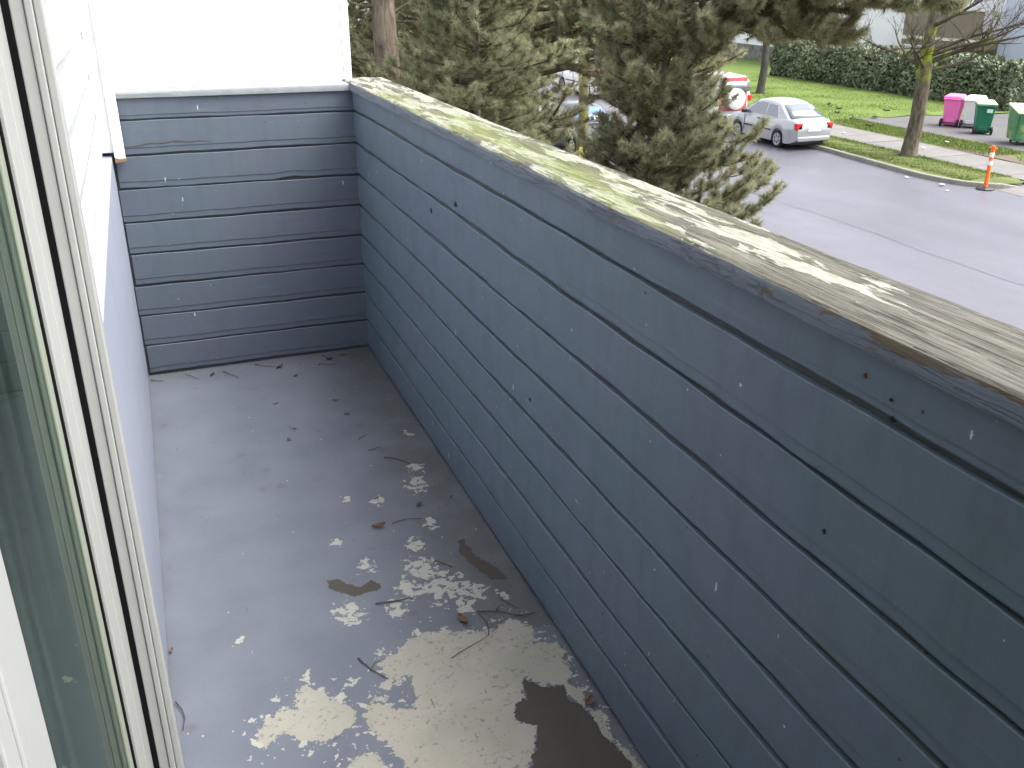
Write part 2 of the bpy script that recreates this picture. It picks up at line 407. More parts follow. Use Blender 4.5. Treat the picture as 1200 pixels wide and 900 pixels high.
FLECK = [(0.437, 1.93, 0.043), (0.605, 1.971, 0.039), (0.691, 1.948, 0.062), (0.759, 1.903, 0.039), (0.677, 2.168, 0.03), (0.749, 2.261, 0.025), (0.543, 2.488, 0.018), (0.631, 2.436, 0.024), (0.769, 2.495, 0.041), (0.524, 2.115, 0.029), (0.47, 2.258, 0.018), (0.471, 1.753, 0.012), (0.383, 1.677, 0.017), (0.297, 1.737, 0.01), (0.212, 1.681, 0.013), (0.826, 1.858, 0.02), (0.35, 1.631, 0.016), (0.164, 1.919, 0.014), (0.262, 1.506, 0.014), (0.162, 1.569, 0.012), (0.718, 1.851, 0.03), (0.80, 2.60, 0.03), (0.84, 2.85, 0.02), (0.66, 2.05, 0.05), (0.55, 1.90, 0.03)]

def sdf(P, polys):
    best = np.full(len(P), 9.0)
    for poly in polys:
        Q = np.array(poly); ins = np.zeros(len(P), bool); d = np.full(len(P), 9.0)
        for i in range(len(Q)):
            a, b = Q[i], Q[(i + 1) % len(Q)]
            ab = b - a; t = np.clip(((P - a) @ ab) / (ab @ ab + 1e-12), 0, 1)
            d = np.minimum(d, np.hypot(*(P - a - t[:, None] * ab).T))
            cond = ((a[1] > P[:, 1]) != (b[1] > P[:, 1]))
            xx = (b[0] - a[0]) * (P[:, 1] - a[1]) / (b[1] - a[1] + 1e-12) + a[0]
            ins ^= cond & (P[:, 0] < xx)
        best = np.minimum(best, np.where(ins, -d, d))
    return best

def balcony_floor():
    xs = np.linspace(-0.02, 0.93, 96); ys = np.concatenate([np.linspace(-1.6, 0.9, 60)[:-1], np.linspace(0.9, 3.75, 290)])
    X, Y = np.meshgrid(xs, ys); nx, ny = len(xs), len(ys)
    P = np.stack([X.ravel(), Y.ravel()], 1)
    Z = 0.0015 * np.sin(P[:, 0] * 7 + 1) * np.sin(P[:, 1] * 3.1)
    V = np.column_stack([P, Z])
    F = [(j * nx + i, j * nx + i + 1, (j + 1) * nx + i + 1, (j + 1) * nx + i) for j in range(ny - 1) for i in range(nx - 1)]
    me = bpy.data.meshes.new('balcony_floor'); me.from_pydata(V.tolist(), [], F); me.update()
    me.polygons.foreach_set('use_smooth', [True] * len(me.polygons))
    def at_(k, v):
        a = me.attributes.new(k, 'FLOAT', 'POINT'); a.data.foreach_set('value', np.asarray(v, np.float32))
    at_('cream', sdf(P, CREAM)); at_('bare', sdf(P, BARE))
    fl = np.zeros(len(P))
    for x, y, r in FLECK:
        fl = np.maximum(fl, np.clip(1.35 - np.hypot((P[:, 0] - x), (P[:, 1] - y) * 0.8) / (r * 1.25), 0, 1))
    fl = np.maximum(fl, 0.55 * np.exp(-(sdf(P, CREAM) / 0.05) ** 2))
    at_('fleck', fl)
    # leaf-litter grime plus painted shade along the parapet foot and under the far wall
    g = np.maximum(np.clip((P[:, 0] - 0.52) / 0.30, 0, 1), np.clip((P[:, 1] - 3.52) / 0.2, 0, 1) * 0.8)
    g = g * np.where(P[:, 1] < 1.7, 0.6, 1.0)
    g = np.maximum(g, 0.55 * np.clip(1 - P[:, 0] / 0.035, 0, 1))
    at_('grime_shade', g)
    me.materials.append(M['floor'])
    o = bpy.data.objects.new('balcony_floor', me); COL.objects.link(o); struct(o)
    slab = MB().box(-0.02, 1.03, -1.6, 3.84, -0.26, -0.012).build('balcony_slab', 'core'); struct(slab)
balcony_floor()

# ------------------------------------------------------------------ siding boards
def board(name, mat, parent, axis, u0, u1, z0, z1, face, sgn, proud=0.016, seg=0.04, wob=0.0012, dip=None, seed=0, gap=0.0085):
    """one horizontal channel-siding board.  axis 'y': runs along y, its face looks along sgn*x from plane x=face."""
    r_ = np.random.default_rng(seed)
    ns = max(3, int((u1 - u0) / seg)); us = np.linspace(u0, u1, ns)
    ph = r_.uniform(0, 6.28, 6)
    rg = []
    zb, zt = z0 + gap, z1
    for u in us:
        wz = wob * (math.sin(u * 5.3 + ph[0]) + 0.6 * math.sin(u * 17 + ph[1]) + 0.5 * math.sin(u * 41 + ph[2]))
        wt_ = wob * (math.sin(u * 4.1 + ph[3]) + 0.6 * math.sin(u * 21 + ph[4]))
        wd = 0.0012 * math.sin(u * 2.7 + ph[5])
        zz = zb + wz
        if dip: zz += dip[1] * math.exp(-((u - dip[0]) / dip[2]) ** 2)
        h = zt - zz
        prof = [(0.0, zz + 0.0015), (proud - 0.005, zz), (proud - 0.002, zz + 0.004), (proud - 0.0022, zz + h * 0.20),
                (proud - 0.0002, zz + h * 0.215), (proud - 0.0012, zt - 0.0016 + wt_), (proud - 0.0024, zt - 0.0002 + wt_), (0.0, zt + wt_)]
        ring = []
        for d, z in prof:
            q = face + sgn * (d + (wd if d > 0 else 0))
            ring.append((q, u, z) if axis == 'y' else (u, q, z))
        rg.append(ring)
    b = MB().rings(rg)
    if (axis == 'y') == (sgn > 0): b.f = [tuple(reversed(q)) for q in b.f]
    o = b.build(name, mat, parent, smooth=True)
    o.data.set_sharp_from_angle(angle=R(28))
    return o

GR = [H - 0.65 * EXPO - k * EXPO for k in range(8)]       # groove heights, top to bottom
def levels(): return [(GR[0], H)] + [(GR[i + 1], GR[i]) for i in range(7)] + [(0.0, GR[7])]

# street-side parapet
pw = empty('parapet_wall', (0.965, 1.1, 0), 'long blue-grey boarded balcony parapet with a mossy peeling wooden cap', 'parapet')
FACE = W + 0.009
MB().box(FACE, 1.020, -1.6, 3.84, -0.25, H).build('wall_core', 'groove', pw)
for i, (a, b) in enumerate(levels()):
    board('siding_board', 'blue_y', pw, 'y', -1.58, D - 0.004, a - (0.0 if i < 8 else -0.004), b, FACE, -1, proud=0.012, seed=i + 1, wob=0.0013 + 0.0005 * (i % 3))
for i in range(10):
    z1 = H - i * 0.132
    board('siding_board', 'blue_y', pw, 'y', -1.58, 3.84, z1 - 0.132, z1, 1.0205, 1, seed=40 + i, seg=0.3)

def cap_rail(name, mat, parent, axis, u0, u1, a0, a1, z0, z1, seg=0.02, seed=3, wob=0.0016):
    r_ = np.random.default_rng(seed); ph = r_.uniform(0, 6.28, 8)
    ns = int((u1 - u0) / seg); rg = []; rw = r_.normal(0, 1, ns + 8)
    for k, u in enumerate(np.linspace(u0, u1, ns)):
        e = wob * (math.sin(u * 3.1 + ph[0]) + 0.7 * math.sin(u * 11 + ph[1]) + 0.4 * rw[k])
        e2 = wob * (math.sin(u * 2.3 + ph[2]) + 0.7 * math.sin(u * 13 + ph[3]) + 0.4 * rw[k + 5])
        t = 0.0013 * math.sin(u * 2.1 + ph[4])
        A0, A1 = a0 + e, a1 + e2
        prof = [(A0, z0), (A0, z1 - 0.009), (A0 + 0.0025, z1 - 0.003 + t), (A0 + 0.008, z1 + t)]
        m_ = 9
        for q in range(1, m_):
            s_ = q / m_
            prof.append((A0 + 0.008 + (A1 - A0 - 0.016) * s_, z1 + t + 0.0012 * math.sin(s_ * 9 + u * 1.7 + ph[5]) - 0.003 * (s_ - .5) ** 2))
        prof += [(A1 - 0.008, z1 + t), (A1 - 0.0025, z1 - 0.003 + t), (A1, z1 - 0.009), (A1, z0)]
        rg.append([(p, u, z) if axis == 'y' else (u, p, z) for p, z in prof])
    b = MB().rings(rg)
    if axis == 'y': b.f = [tuple(reversed(q)) for q in b.f]
    o = b.build(name, mat, parent, smooth=True); o.data.set_sharp_from_angle(angle=R(24)); return o
cap_rail('cap_rail', 'cap', pw, 'y', -1.6, 3.86, 0.884, 1.052, H + 0.0005, 1.100)

# rusty nail heads and popped fixings in the top board
M['rust'] = plain('rusty_nail', (0.20, 0.055, 0.02), 0.8, 0.4, 60)
M['blackhole'] = plain('dark_nail_hole', (0.012, 0.012, 0.014), 0.8, 0.2, 30)
def nail(y, z, s, mat, a=0.3):
    xx = FACE - 0.0125; ca, sa = math.cos(a) * s, math.sin(a) * s
    b = MB(); ring = []
    for k in range(6):
        t = k / 6 * 6.283; q = 1 + 0.35 * math.sin(3 * t + y * 9)
        ring.append((math.cos(t) * q * 1.2, math.sin(t) * q * 0.7))
    tr_ = [(u * ca - v * sa, u * sa + v * ca) for u, v in ring]
    b.rings([[(xx + 0.006, y + u, z + v) for u, v in tr_], [(xx - 0.001, y + u * 0.8, z + v * 0.8) for u, v in tr_]])
    b.build('nail_head', mat, pw)
for y, z, s, mt in [(0.805, 1.036, 0.0030, 'rust'), (0.757, 1.024, 0.0024, 'blackhole'), (0.752, 1.001, 0.004, 'blackhole'), (1.345, 0.975, 0.003, 'rust'),
                    (2.42, 0.90, 0.011, 'blackhole'), (2.66, 0.83, 0.008, 'blackhole'), (1.86, 0.55, 0.008, 'blackhole'), (0.83, 0.80, 0.003, 'blackhole')]:
    nail(y, z, s, mt, y * 5)

# end wall of the balcony
ew = empty('end_wall', (0.44, 3.76, 0), 'short boarded blue-grey wall closing the far end of the balcony', 'wall')
EF = D + 0.011
MB().box(-0.028, FACE - 0.0005, EF, 3.838, -0.25, H - 0.001).build('wall_core', 'groove', ew)
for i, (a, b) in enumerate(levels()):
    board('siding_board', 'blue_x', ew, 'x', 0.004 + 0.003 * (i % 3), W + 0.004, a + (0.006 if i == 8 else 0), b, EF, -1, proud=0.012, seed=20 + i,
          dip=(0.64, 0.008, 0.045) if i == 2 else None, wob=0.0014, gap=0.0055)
cap_rail('cap_rail', 'cap_end', ew, 'x', -0.02, 0.8835, D - 0.012, 3.8365, H + 0.0005, 1.094, seed=8)
# split in the second board: a thin dark curved crack standing open
cp = [(0.015 + 0.34 * t, D - 0.0016, GR[1] + 0.030 + 0.016 * math.sin(t * 2.6) + 0.002 * math.sin(t * 23)) for t in np.linspace(0, 1, 24)]
MB().tube(cp, [0.0009 + 0.0012 * math.sin(math.pi * t) for t in np.linspace(0, 1, 24)], 4).build('board_split', plain('raw_split_wood', (0.075, 0.055, 0.042), 0.9), ew)

# ------------------------------------------------------------------ own building: siding, corner, next bay, room
hb = empty('apartment_building', (-1.5, 1.0, GZ), 'white-sided apartment building wall rising beside and beyond the balcony', 'building')
SX = -0.034
MB().box(-4.0, SX + 0.003, 1.335, 3.86, GZ, 2.85).build('wall', 'white_groove', hb)
MB().box(-4.0, SX - 0.006, -7.0, -1.6, GZ, 2.85).build('wall', 'white_groove', hb)
MB().box(-4.0, SX - 0.006, -1.6, 1.335, 2.15, 2.85).build('wall', 'white_groove', hb)
MB().box(-4.0, SX - 0.006, -1.6, 1.335, GZ, -0.03).build('wall', 'white_groove', hb)
z = 0.867
k = 0
while z < 2.7:
    board('siding_board', 'white_siding', hb, 'y', 1.30, 3.80, z, z + 0.135, SX + 0.003, 1, proud=0.005, seed=60 + k, wob=0.0009, gap=0.024); z += 0.135; k += 1
# flat painted panel on the lower part of the house side
MB().box(SX - 0.005, 0.0, 1.362, 3.722, 0.0025, 0.872).build('lower_panel', 'panel', hb, bevel=0.003)
# inside corner board, broken off at its foot
b = MB(); b.box(SX + 0.0035, 0.009, 3.690, 3.846, 0.885, 2.83); b.build('corner_board', 'white_trim', hb, bevel=0.002)
b = MB().hexa([(0.0095, 3.668, 0.868), (0.046, 3.668, 0.862), (0.046, 3.692, 0.872), (0.0095, 3.692, 0.878)],
              [(0.0095, 3.664, 2.83), (0.030, 3.664, 2.83), (0.030, 3.6895, 2.83), (0.0095, 3.6895, 2.83)])
b.build('corner_board', 'white_trim', hb, bevel=0.002)
MB().hexa([(0.010, 3.664, 0.852), (0.049, 3.662, 0.858), (0.049, 3.690, 0.860), (0.010, 3.690, 0.860)],
          [(0.010, 3.664, 0.862), (0.047, 3.662, 0.868), (0.047, 3.690, 0.871), (0.010, 3.690, 0.871)]).build('splintered_end', plain('bare_splintered_wood', (0.22, 0.13, 0.07), 0.9), hb)
# next bay
MB().box(-4.0, 0.905, 3.866, 7.5, GZ, 2.85).build('bay_wall', 'white_groove', hb)
MB().box(-0.02, 0.893, 3.846, 3.8655, 0.9, 2.83).build('bay_panel', 'white_trim', hb)
z = GZ + 0.3
k = 0
while z < 2.5:
    board('siding_board', 'white_siding', hb, 'y', 3.87, 7.4, z, z + 0.30, 0.905, 1, proud=0.012, seed=130 + k, seg=1.0); z += 0.30; k += 1
MB().box(0.8945, 0.926, 3.843, 3.869, GZ, 2.85).build('corner_trim', 'white_trim', hb, bevel=0.003)
MB().box(0.9065, 0.926, 3.8695, 3.93, GZ, 2.85).build('corner_trim', 'white_trim', hb, bevel=0.003)
MB().hexa([(-8.5, -7.3, 2.86), (0.02, -7.3, 2.86), (0.02, 3.84, 2.86), (-8.5, 3.84, 2.86)], [(-4.6, -7.3, 4.3), (-4.4, -7.3, 4.3), (-4.4, 3.84, 4.3), (-4.6, 3.84, 4.3)]).build('roof', plain('own_roof_shingle', (0.10, 0.10, 0.10), 0.9), hb)
# the dim room behind the door
b = MB(); b.box(-3.6, -0.10, -1.55, 1.30, -0.028, -0.004); b.build('room_floor', plain('dim_carpet', (0.07, 0.065, 0.055), 0.95), hb)
b = MB(); b.box(-3.7, -3.6, -1.55, 1.30, 0.0, 2.14); b.box(-3.6, -0.10, -1.58, -1.552, 0, 2.14); b.box(-3.6, -0.10, 1.302, 1.334, 0, 2.14); b.box(-3.6, -0.10, -1.55, 1.30, 2.10, 2.148)
b.build('room_wall', 'dark_room', hb)

# ------------------------------------------------------------------ sliding glass door
dr = empty('sliding_door', (-0.04, 1.0, 0), 'white-framed sliding glass door with greenish dusty glass at the left', 'door')
def post(name, mat, x0, x1, y0, y1, z0=0.02, z1=2.12, bev=0.002):
    return MB().box(x0, x1, y0, y1, z0, z1).build(name, mat, dr, bevel=bev)
post('frame', 'vinyl', 0.0205, 0.031, 1.327, 1.3605)
post('frame', 'vinyl', 0.0105, 0.020, 1.324, 1.3605)
post('frame', 'vinyl', -0.0060, 0.010, 1.327, 1.3605)
post('seal', 'black_gap', -0.0190, -0.0065, 1.3265, 1.3605, bev=0)
post('stile', 'vinyl', -0.046, -0.0142, 1.240, 1.3255)
post('stile', 'vinyl', -0.046, -0.0152, 1.168, 1.2385)
post('bead', 'black_gap', -0.046, -0.0200, 1.158, 1.1675, bev=0)  # black strip paints in the shadow line of the glazing bead
post('bead', 'vinyl_cream', -0.046, -0.0225, 1.128, 1.1575)
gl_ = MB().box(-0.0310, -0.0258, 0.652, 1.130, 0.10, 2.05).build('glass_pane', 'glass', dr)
post('stile', 'vinyl', -0.046, -0.0142, 0.570, 0.655)
post('stile', 'vinyl', -0.046, -0.0160, 0.535, 0.5685)
MB().box(-0.045, -0.0145, 0.6555, 1.1675, 0.03, 0.099).build('bottom_rail', 'vinyl', dr, bevel=0.002)
MB().box(-0.045, -0.0145, 0.6555, 1.1675, 2.051, 2.12).build('top_rail', 'vinyl', dr, bevel=0.002)
MB().box(-0.098, 0.012, -1.5, 1.326, -0.003, 0.018).build('threshold', 'vinyl', dr, bevel=0.002)
MB().box(-0.098, 0.0, -1.5, 1.326, 2.1205, 2.148).build('head_frame', 'vinyl', dr, bevel=0.002)
# ------------------------------------------------------------------ street materials
def ground_mat(name, stops, scale, rough=0.9, bump=0.5, bd=0.03, fine=60, spec=0.3):
    n = N(name); w = n.wpos()
    f = n.noise(w, scale, 6, 0.65); f2 = n.noise(w, fine, 4, 0.7)
    c = n.mix(n.step(f, 0.35, 0.65), stops[0], stops[1])
    c = n.mix(n.math('MULTIPLY', n.step(f2, 0.45, 0.75), 0.6), c, stops[2])
    return n.fin(c, rough, n.bump(f2, bump, bd), spec)
M['lawn'] = ground_mat('lawn_turf', ((0.100, 0.152, 0.026), (0.135, 0.188, 0.042), (0.085, 0.115, 0.028)), 1.2, fine=26)
M['verge'] = ground_mat('mossy_verge', ((0.080, 0.105, 0.025), (0.115, 0.140, 0.038), (0.080, 0.066, 0.036)), 1.6, fine=11)
M['soil'] = ground_mat('bare_soil', ((0.11, 0.085, 0.06), (0.15, 0.12, 0.085), (0.07, 0.06, 0.04)), 1.5, fine=20)
M['ground'] = ground_mat('open_ground', ((0.10, 0.11, 0.06), (0.13, 0.12, 0.08), (0.08, 0.10, 0.04)), 0.5, fine=8)
M['concrete'] = ground_mat('pavement_concrete', ((0.135, 0.130, 0.124), (0.185, 0.176, 0.165), (0.10, 0.098, 0.092)), 0.8, 0.8, 0.3, 0.01, 12)
M['kerb'] = ground_mat('kerb_concrete', ((0.20, 0.195, 0.17), (0.28, 0.27, 0.235), (0.13, 0.13, 0.095)), 1.5, 0.8, 0.3, 0.01, 14)
M['pad'] = ground_mat('driveway_asphalt', ((0.095, 0.092, 0.095), (0.12, 0.115, 0.115), (0.08, 0.08, 0.08)), 0.7, 0.75, 0.3, 0.01, 40)
n = N('damp_asphalt'); w = n.wpos()
f = n.noise(n.map(w, (0.5, 0.12, 1)), 1.0, 5, 0.6); f2 = n.noise(w, 70, 3, 0.7)
c = n.mix(n.step(f, 0.35, 0.65), (0.090, 0.089, 0.108), (0.114, 0.112, 0.135))
c = n.mix(n.math('MULTIPLY', n.step(n.noise(w, 3.5, 6, 0.7), 0.55, 0.8), 0.4), c, (0.078, 0.077, 0.092))
c = n.mix(n.math('MULTIPLY', n.step(f2, 0.55, 0.8), 0.5), c, (0.12, 0.12, 0.13))
ro = n.math('ADD', 0.36, n.math('MULTIPLY', n.step(n.noise(w, 0.35, 4, 0.6), 0.3, 0.7), 0.22))
M['road'] = n.fin(c, ro, n.bump(f2, 0.35, 0.006), 0.5)
M['tar'] = plain('tar_seam', (0.078, 0.078, 0.090), 0.5, 0.2, 4)

n = N('pine_needles'); tn = n.attr('tone')
c = n.mix(n.step(tn, 0.0, 0.62), (0.180, 0.190, 0.102), (0.430, 0.438, 0.280))
c = n.mix(n.step(tn, 0.72, 0.90), c, (0.28, 0.225, 0.155))
M['needle'] = n.fin(c, 0.55, None, 0.35)
tl = n.new('ShaderNodeBsdfTranslucent'); n.lk(c, tl.inputs['Color'])
mx_ = n.new('ShaderNodeMixShader'); mx_.inputs[0].default_value = 0.50
n.lk(n.b.outputs[0], mx_.inputs[1]); n.lk(tl.outputs[0], mx_.inputs[2]); n.lk(mx_.outputs[0], n.out.inputs['Surface'])
n = N('hedge_leaves'); tn = n.attr('tone')
M['hedge'] = n.fin(n.mix(tn, (0.085, 0.115, 0.060), (0.290, 0.320, 0.215)), 0.5, None, 0.4)
n = N('grass_blades'); tn = n.attr('tone')
M['blade'] = n.fin(n.mix(tn, (0.080, 0.125, 0.020), (0.150, 0.200, 0.045)), 0.7, None, 0.2)

def bark(name, a, b_, moss=None, mz=None, scale=16):
    n = N(name); w = n.wpos()
    f = n.noise(n.map(w, (scale, scale, scale * 0.22)), 1.0, 6, 0.7, 0.5); f2 = n.noise(w, 3.5, 4, 0.6)
    c = n.mix(n.step(f, 0.36, 0.62), a, b_)
    c = n.mix(n.math('MULTIPLY', f2, 0.35), c, tuple(x * 0.6 for x in a))
    if moss:
        mk2 = n.step(n.noise(w, 2.6, 5, 0.65), 0.50 - moss[3], 0.62 - moss[3])
        if mz:
            zz = n.sep(w)[2]
            mk2 = n.math('MULTIPLY', mk2, n.math('MULTIPLY', n.step(zz, mz[0] - 0.35, mz[0]), n.step(zz, mz[1] + 0.35, mz[1])))
        c = n.mix(n.math('MULTIPLY', mk2, 0.85), c, moss[:3])
    return n.fin(c, 0.9, n.bump(f, 0.9, 0.03), 0.2)
M['bark_pine'] = bark('pine_bark', (0.10, 0.080, 0.062), (0.30, 0.245, 0.195), scale=12)
M['bark_red'] = bark('red_pine_bark', (0.10, 0.062, 0.050), (0.25, 0.165, 0.135), scale=12)
M['bark_twig'] = bark('pine_twig_bark', (0.060, 0.048, 0.036), (0.13, 0.105, 0.075), (0.13, 0.135, 0.05, 0.02))
M['bark_moss'] = bark('mossy_bark', (0.10, 0.085, 0.055), (0.20, 0.175, 0.115), (0.17, 0.175, 0.045, 0.10))
M['bark_street'] = bark('street_tree_bark', (0.058, 0.048, 0.034), (0.190, 0.162, 0.118), (0.24, 0.29, 0.020, 0.08), (-1.15, -0.10))
M['bark_limb'] = bark('street_tree_limb_bark', (0.060, 0.048, 0.036), (0.130, 0.112, 0.082), (0.13, 0.14, 0.03, -0.02))
M['bark_dark'] = bark('dark_wet_bark', (0.045, 0.042, 0.038), (0.10, 0.092, 0.08))

# ------------------------------------------------------------------ ground, road, pavements
def sheet(name, mat, pts, z, sub=None):
    b = MB().add([(x, y, z) for x, y in pts], [tuple(range(len(pts)))]); return struct(b.build(name, mat))
sheet('ground', 'ground', [(-300, -300), (400, -300), (400, 500), (-300, 500)], GZ - 0.03)
rd = sheet('road', 'road', [(12.7, -80), (60, -80), (60, 5.9), (23.3, 5.9), (23.3, 19.2), (21.42, 19.9), (21.42, 160), (12.7, 160)], GZ)
cr_ = [(15.25 + 0.06 * math.sin(i * .7) + 0.03 * math.sin(i * 2.1), 2 + i * 0.75) for i in range(60)]
b = MB()
for (x0, y0), (x1, y1) in zip(cr_[:-1], cr_[1:]):
    b.add([(x0 - .014, y0, GZ + .004), (x0 + .014, y0, GZ + .004), (x1 + .014, y1, GZ + .004), (x1 - .014, y1, GZ + .004)], [(0, 1, 2, 3)])
b.build('tar_seam', 'tar', rd)

kpts = [(21.30, 160), (21.30, 60), (21.30, 40), (21.30, 27.5), (21.18, 24.5), (21.05, 22.5), (21.00, 21.2), (21.08, 20.4), (21.30, 19.75), (21.65, 19.3), (22.05, 19.0), (22.6, 18.8)]
def smooth_line(P, k=4):
    P = [Vector((x, y, 0)) for x, y in P]; out = []
    for i in range(len(P) - 1):
        a, b_, c_, d = P[max(i - 1, 0)], P[i], P[i + 1], P[min(i + 2, len(P) - 1)]
        for j in range(k):
            t = j / k
            out.append(0.5 * ((2 * b_) + (c_ - a) * t + (2 * a - 5 * b_ + 4 * c_ - d) * t * t + (3 * b_ - a - 3 * c_ + d) * t ** 3))
    return out + [P[-1]]
kl = smooth_line(kpts)
kt = empty('kerb', (21.3, 25, GZ), 'pale mossy concrete kerb curving round at the driveway mouth', 'kerb')
del kt['label'], kt['category']; kt['kind'] = 'structure'
inner = []
def kerb_run(path, wdt, h, parent, piece=2.0):
    rg = []; acc = 0; k0 = 0
    nrm = []
    for i in range(len(path)):
        d = (path[min(i + 1, len(path) - 1)] - path[max(i - 1, 0)]).normalized(); nrm.append(Vector((-d.y, d.x, 0)))
    for i, p in enumerate(path):
        q = p + nrm[i] * wdt; inner.append(q)
        hh = h if i < len(path) - 4 else h * (0.25 + 0.75 * (len(path) - 1 - i) / 4)
        rg.append([(p.x, p.y, GZ - 0.03), (p.x + nrm[i].x * 0.015, p.y + nrm[i].y * .015, GZ + hh - 0.02), (p.x + nrm[i].x * 0.03, p.y + nrm[i].y * .03, GZ + hh), (q.x, q.y, GZ + hh), (q.x, q.y, GZ - 0.03)])
    for i in range(0, len(rg) - 1, 4):
        seg = rg[i:i + 5]
        if len(seg) > 1: MB().rings(seg).build('kerb_stone', 'kerb', parent)
kerb_run(kl, 0.16, 0.13, kt)
# verge between kerb and pavement
SWX0, SWX1 = 23.15, 25.15
b = MB(); L = [(p.x, p.y) for p in inner if p.y > 18.7]
V = []; F = []
for i, (x, y) in enumerate(L):
    for j in range(7):
        t = j / 6; xe = SWX0 - 0.02
        if y < 19.6: xe = min(xe, x + 0.15 + (y - 18.8) * 1.9)
        V.append((x + (max(xe, x) - x) * t, y, GZ + 0.115 + 0.05 * math.sin(math.pi * t) + 0.012 * math.sin(i * 3 + j * 2)))
for i in range(len(L) - 1):
    for j in range(6):
        a = i * 7 + j; F.append((a, a + 7, a + 8, a + 1))
vg = struct(MB().add(V, F).build('verge', 'verge', smooth=True))
sw = struct(MB().box(SWX0 + 0.02, SWX1 - 0.02, 6, 160, GZ - 0.03, GZ + 0.085).build('pavement', 'soil'))
y = 14.0
i = 0
while y < 66:
    dz = random.uniform(-0.006, 0.008); t = random.uniform(-0.006, 0.006)
    MB().hexa([(SWX0, y + .012, GZ + .05), (SWX1, y + .012, GZ + .05), (SWX1, y + 1.488, GZ + .05), (SWX0, y + 1.488, GZ + .05)],
              [(SWX0, y + .012, GZ + .12 + dz), (SWX1, y + .012, GZ + .12 + dz + t), (SWX1, y + 1.488, GZ + .12 + dz - t), (SWX0, y + 1.488, GZ + .12 + dz)]).build('paving_slab', 'concrete', sw)
    y += 1.5
# driveway mouth (concrete apron) and the tarmac pad where the bins stand
struct(MB().add([(21.75, 18.95, GZ + .006), (SWX0 + .03, 18.8, GZ + .116), (SWX0 + .03, 6, GZ + .116), (21.3, 6, GZ + .006)], [(3, 2, 1, 0)]).build('driveway_apron', 'concrete'))
def gridsheet(name, mat, x0, x1, y0, y1, z, amp, st=0.6, edge=None):
    nx, ny = max(2, int((x1 - x0) / st)), max(2, int((y1 - y0) / st)); V = []; F = []
    for j in range(ny + 1):
        for i in range(nx + 1):
            x, y = x0 + (x1 - x0) * i / nx, y0 + (y1 - y0) * j / ny
            if edge: x, y = edge(x, y)
            V.append((x, y, z + amp * (math.sin(x * 1.1 + y * .7) * math.sin(y * .9 - x * .4))))
    for j in range(ny):
        for i in range(nx):
            a = j * (nx + 1) + i; F.append((a, a + 1, a + nx + 2, a + nx + 1))
    return struct(MB().add(V, F).build(name, mat, smooth=True))
gridsheet('lawn', 'lawn', SWX1 + 0.01, 60, 30.6, 130, GZ + 0.125, 0.025, 0.9, lambda x, y: (x, y + (0.5 * math.sin(x * 0.5) + 0.2 * math.sin(x * 1.7) if y < 31.4 else 0)))
gridsheet('lawn_strip', 'verge', SWX1 + 0.01, 27.0, 10, 31.6, GZ + 0.118, 0.02, 0.4, lambda x, y: (x + (0.18 * math.sin(y * 1.3) + .12 * math.sin(y * 3.1) if x > 26.8 else 0), y))
gridsheet('driveway', 'pad', 26.6, 60, 6, 32.0, GZ + 0.100, 0.0, 4)
gridsheet('bare_soil', 'soil', SWX1 - 0.05, 25.75, 15, 24.5, GZ + 0.134, 0.012, 0.3, lambda x, y: (x + (0.16 * math.sin(y * 2.3) + 0.1 * math.sin(y * 5.7) if x > 25.5 else 0), y))
# near side of the street
nk = [Vector((12.55, y_, 0)) for y_ in range(140, -60, -20)]
for a, b_ in zip(nk[:-1], nk[1:]):
    MB().box(12.54, 12.70, b_.y + .01, a.y - .01, GZ - .02, GZ + .13).build('kerb_stone', 'kerb', kt)
struct(MB().box(11.0, 12.535, -60, 140, GZ - .02, GZ + .11).build('near_verge', 'verge'))
struct(MB().box(9.2, 10.98, -60, 140, GZ - .02, GZ + .12).build('near_pavement', 'concrete'))
gridsheet('front_garden', 'soil', 0.95, 9.18, -30, 60, GZ + 0.06, 0.05, 1.5)

# ------------------------------------------------------------------ cars
M['tyre'] = plain('tyre_rubber', (0.016, 0.016, 0.017), 0.8, 0.2, 20)
M['rim'] = plain('alloy_rim', (0.45, 0.46, 0.48), 0.35, 0.05, 10, metal=0.7)
M['redlamp'] = plain('red_tail_lamp', (0.55, 0.025, 0.02), 0.2, 0.15, 20)
M['clearlamp'] = plain('clear_head_lamp', (0.6, 0.62, 0.64), 0.1, 0.1, 20)
M['blacktrim'] = plain('black_trim', (0.02, 0.02, 0.022), 0.5, 0.1, 20)
M['plate'] = plain('number_plate', (0.6, 0.62, 0.65), 0.4, 0.1, 40)
def glassy(name, col):
    n = N(name); c = n.mix(n.noise(n.co(), 3, 3), col, tuple(x * 1.6 for x in col)); n.b.inputs['IOR'].default_value = 2.1; return n.fin(c, 0.05)
M['carglass'] = glassy('car_glass', (0.075, 0.088, 0.095))
M['carglass_blue'] = glassy('blue_tinted_windscreen', (0.06, 0.13, 0.26))
def carpaint(name, col, metal=0.25, rough=0.28):
    n = N(name); c = n.mix(n.noise(n.co(), 1.5, 4, 0.6), tuple(x * 0.93 for x in col), col)
    m = n.fin(c, rough, None, 0.6, metal); n.b.inputs['Coat Weight'].default_value = 0.5; n.b.inputs['Coat Roughness'].default_value = 0.08; return m
M['silver'] = carpaint('silver_car_paint', (0.40, 0.41, 0.43), 0.35)
M['red'] = carpaint('red_car_paint', (0.42, 0.09, 0.085), 0.0)
M['white'] = carpaint('white_car_paint', (0.80, 0.80, 0.78), 0.0)
M['grey'] = carpaint('dark_grey_car_paint', (0.045, 0.048, 0.052), 0.2)

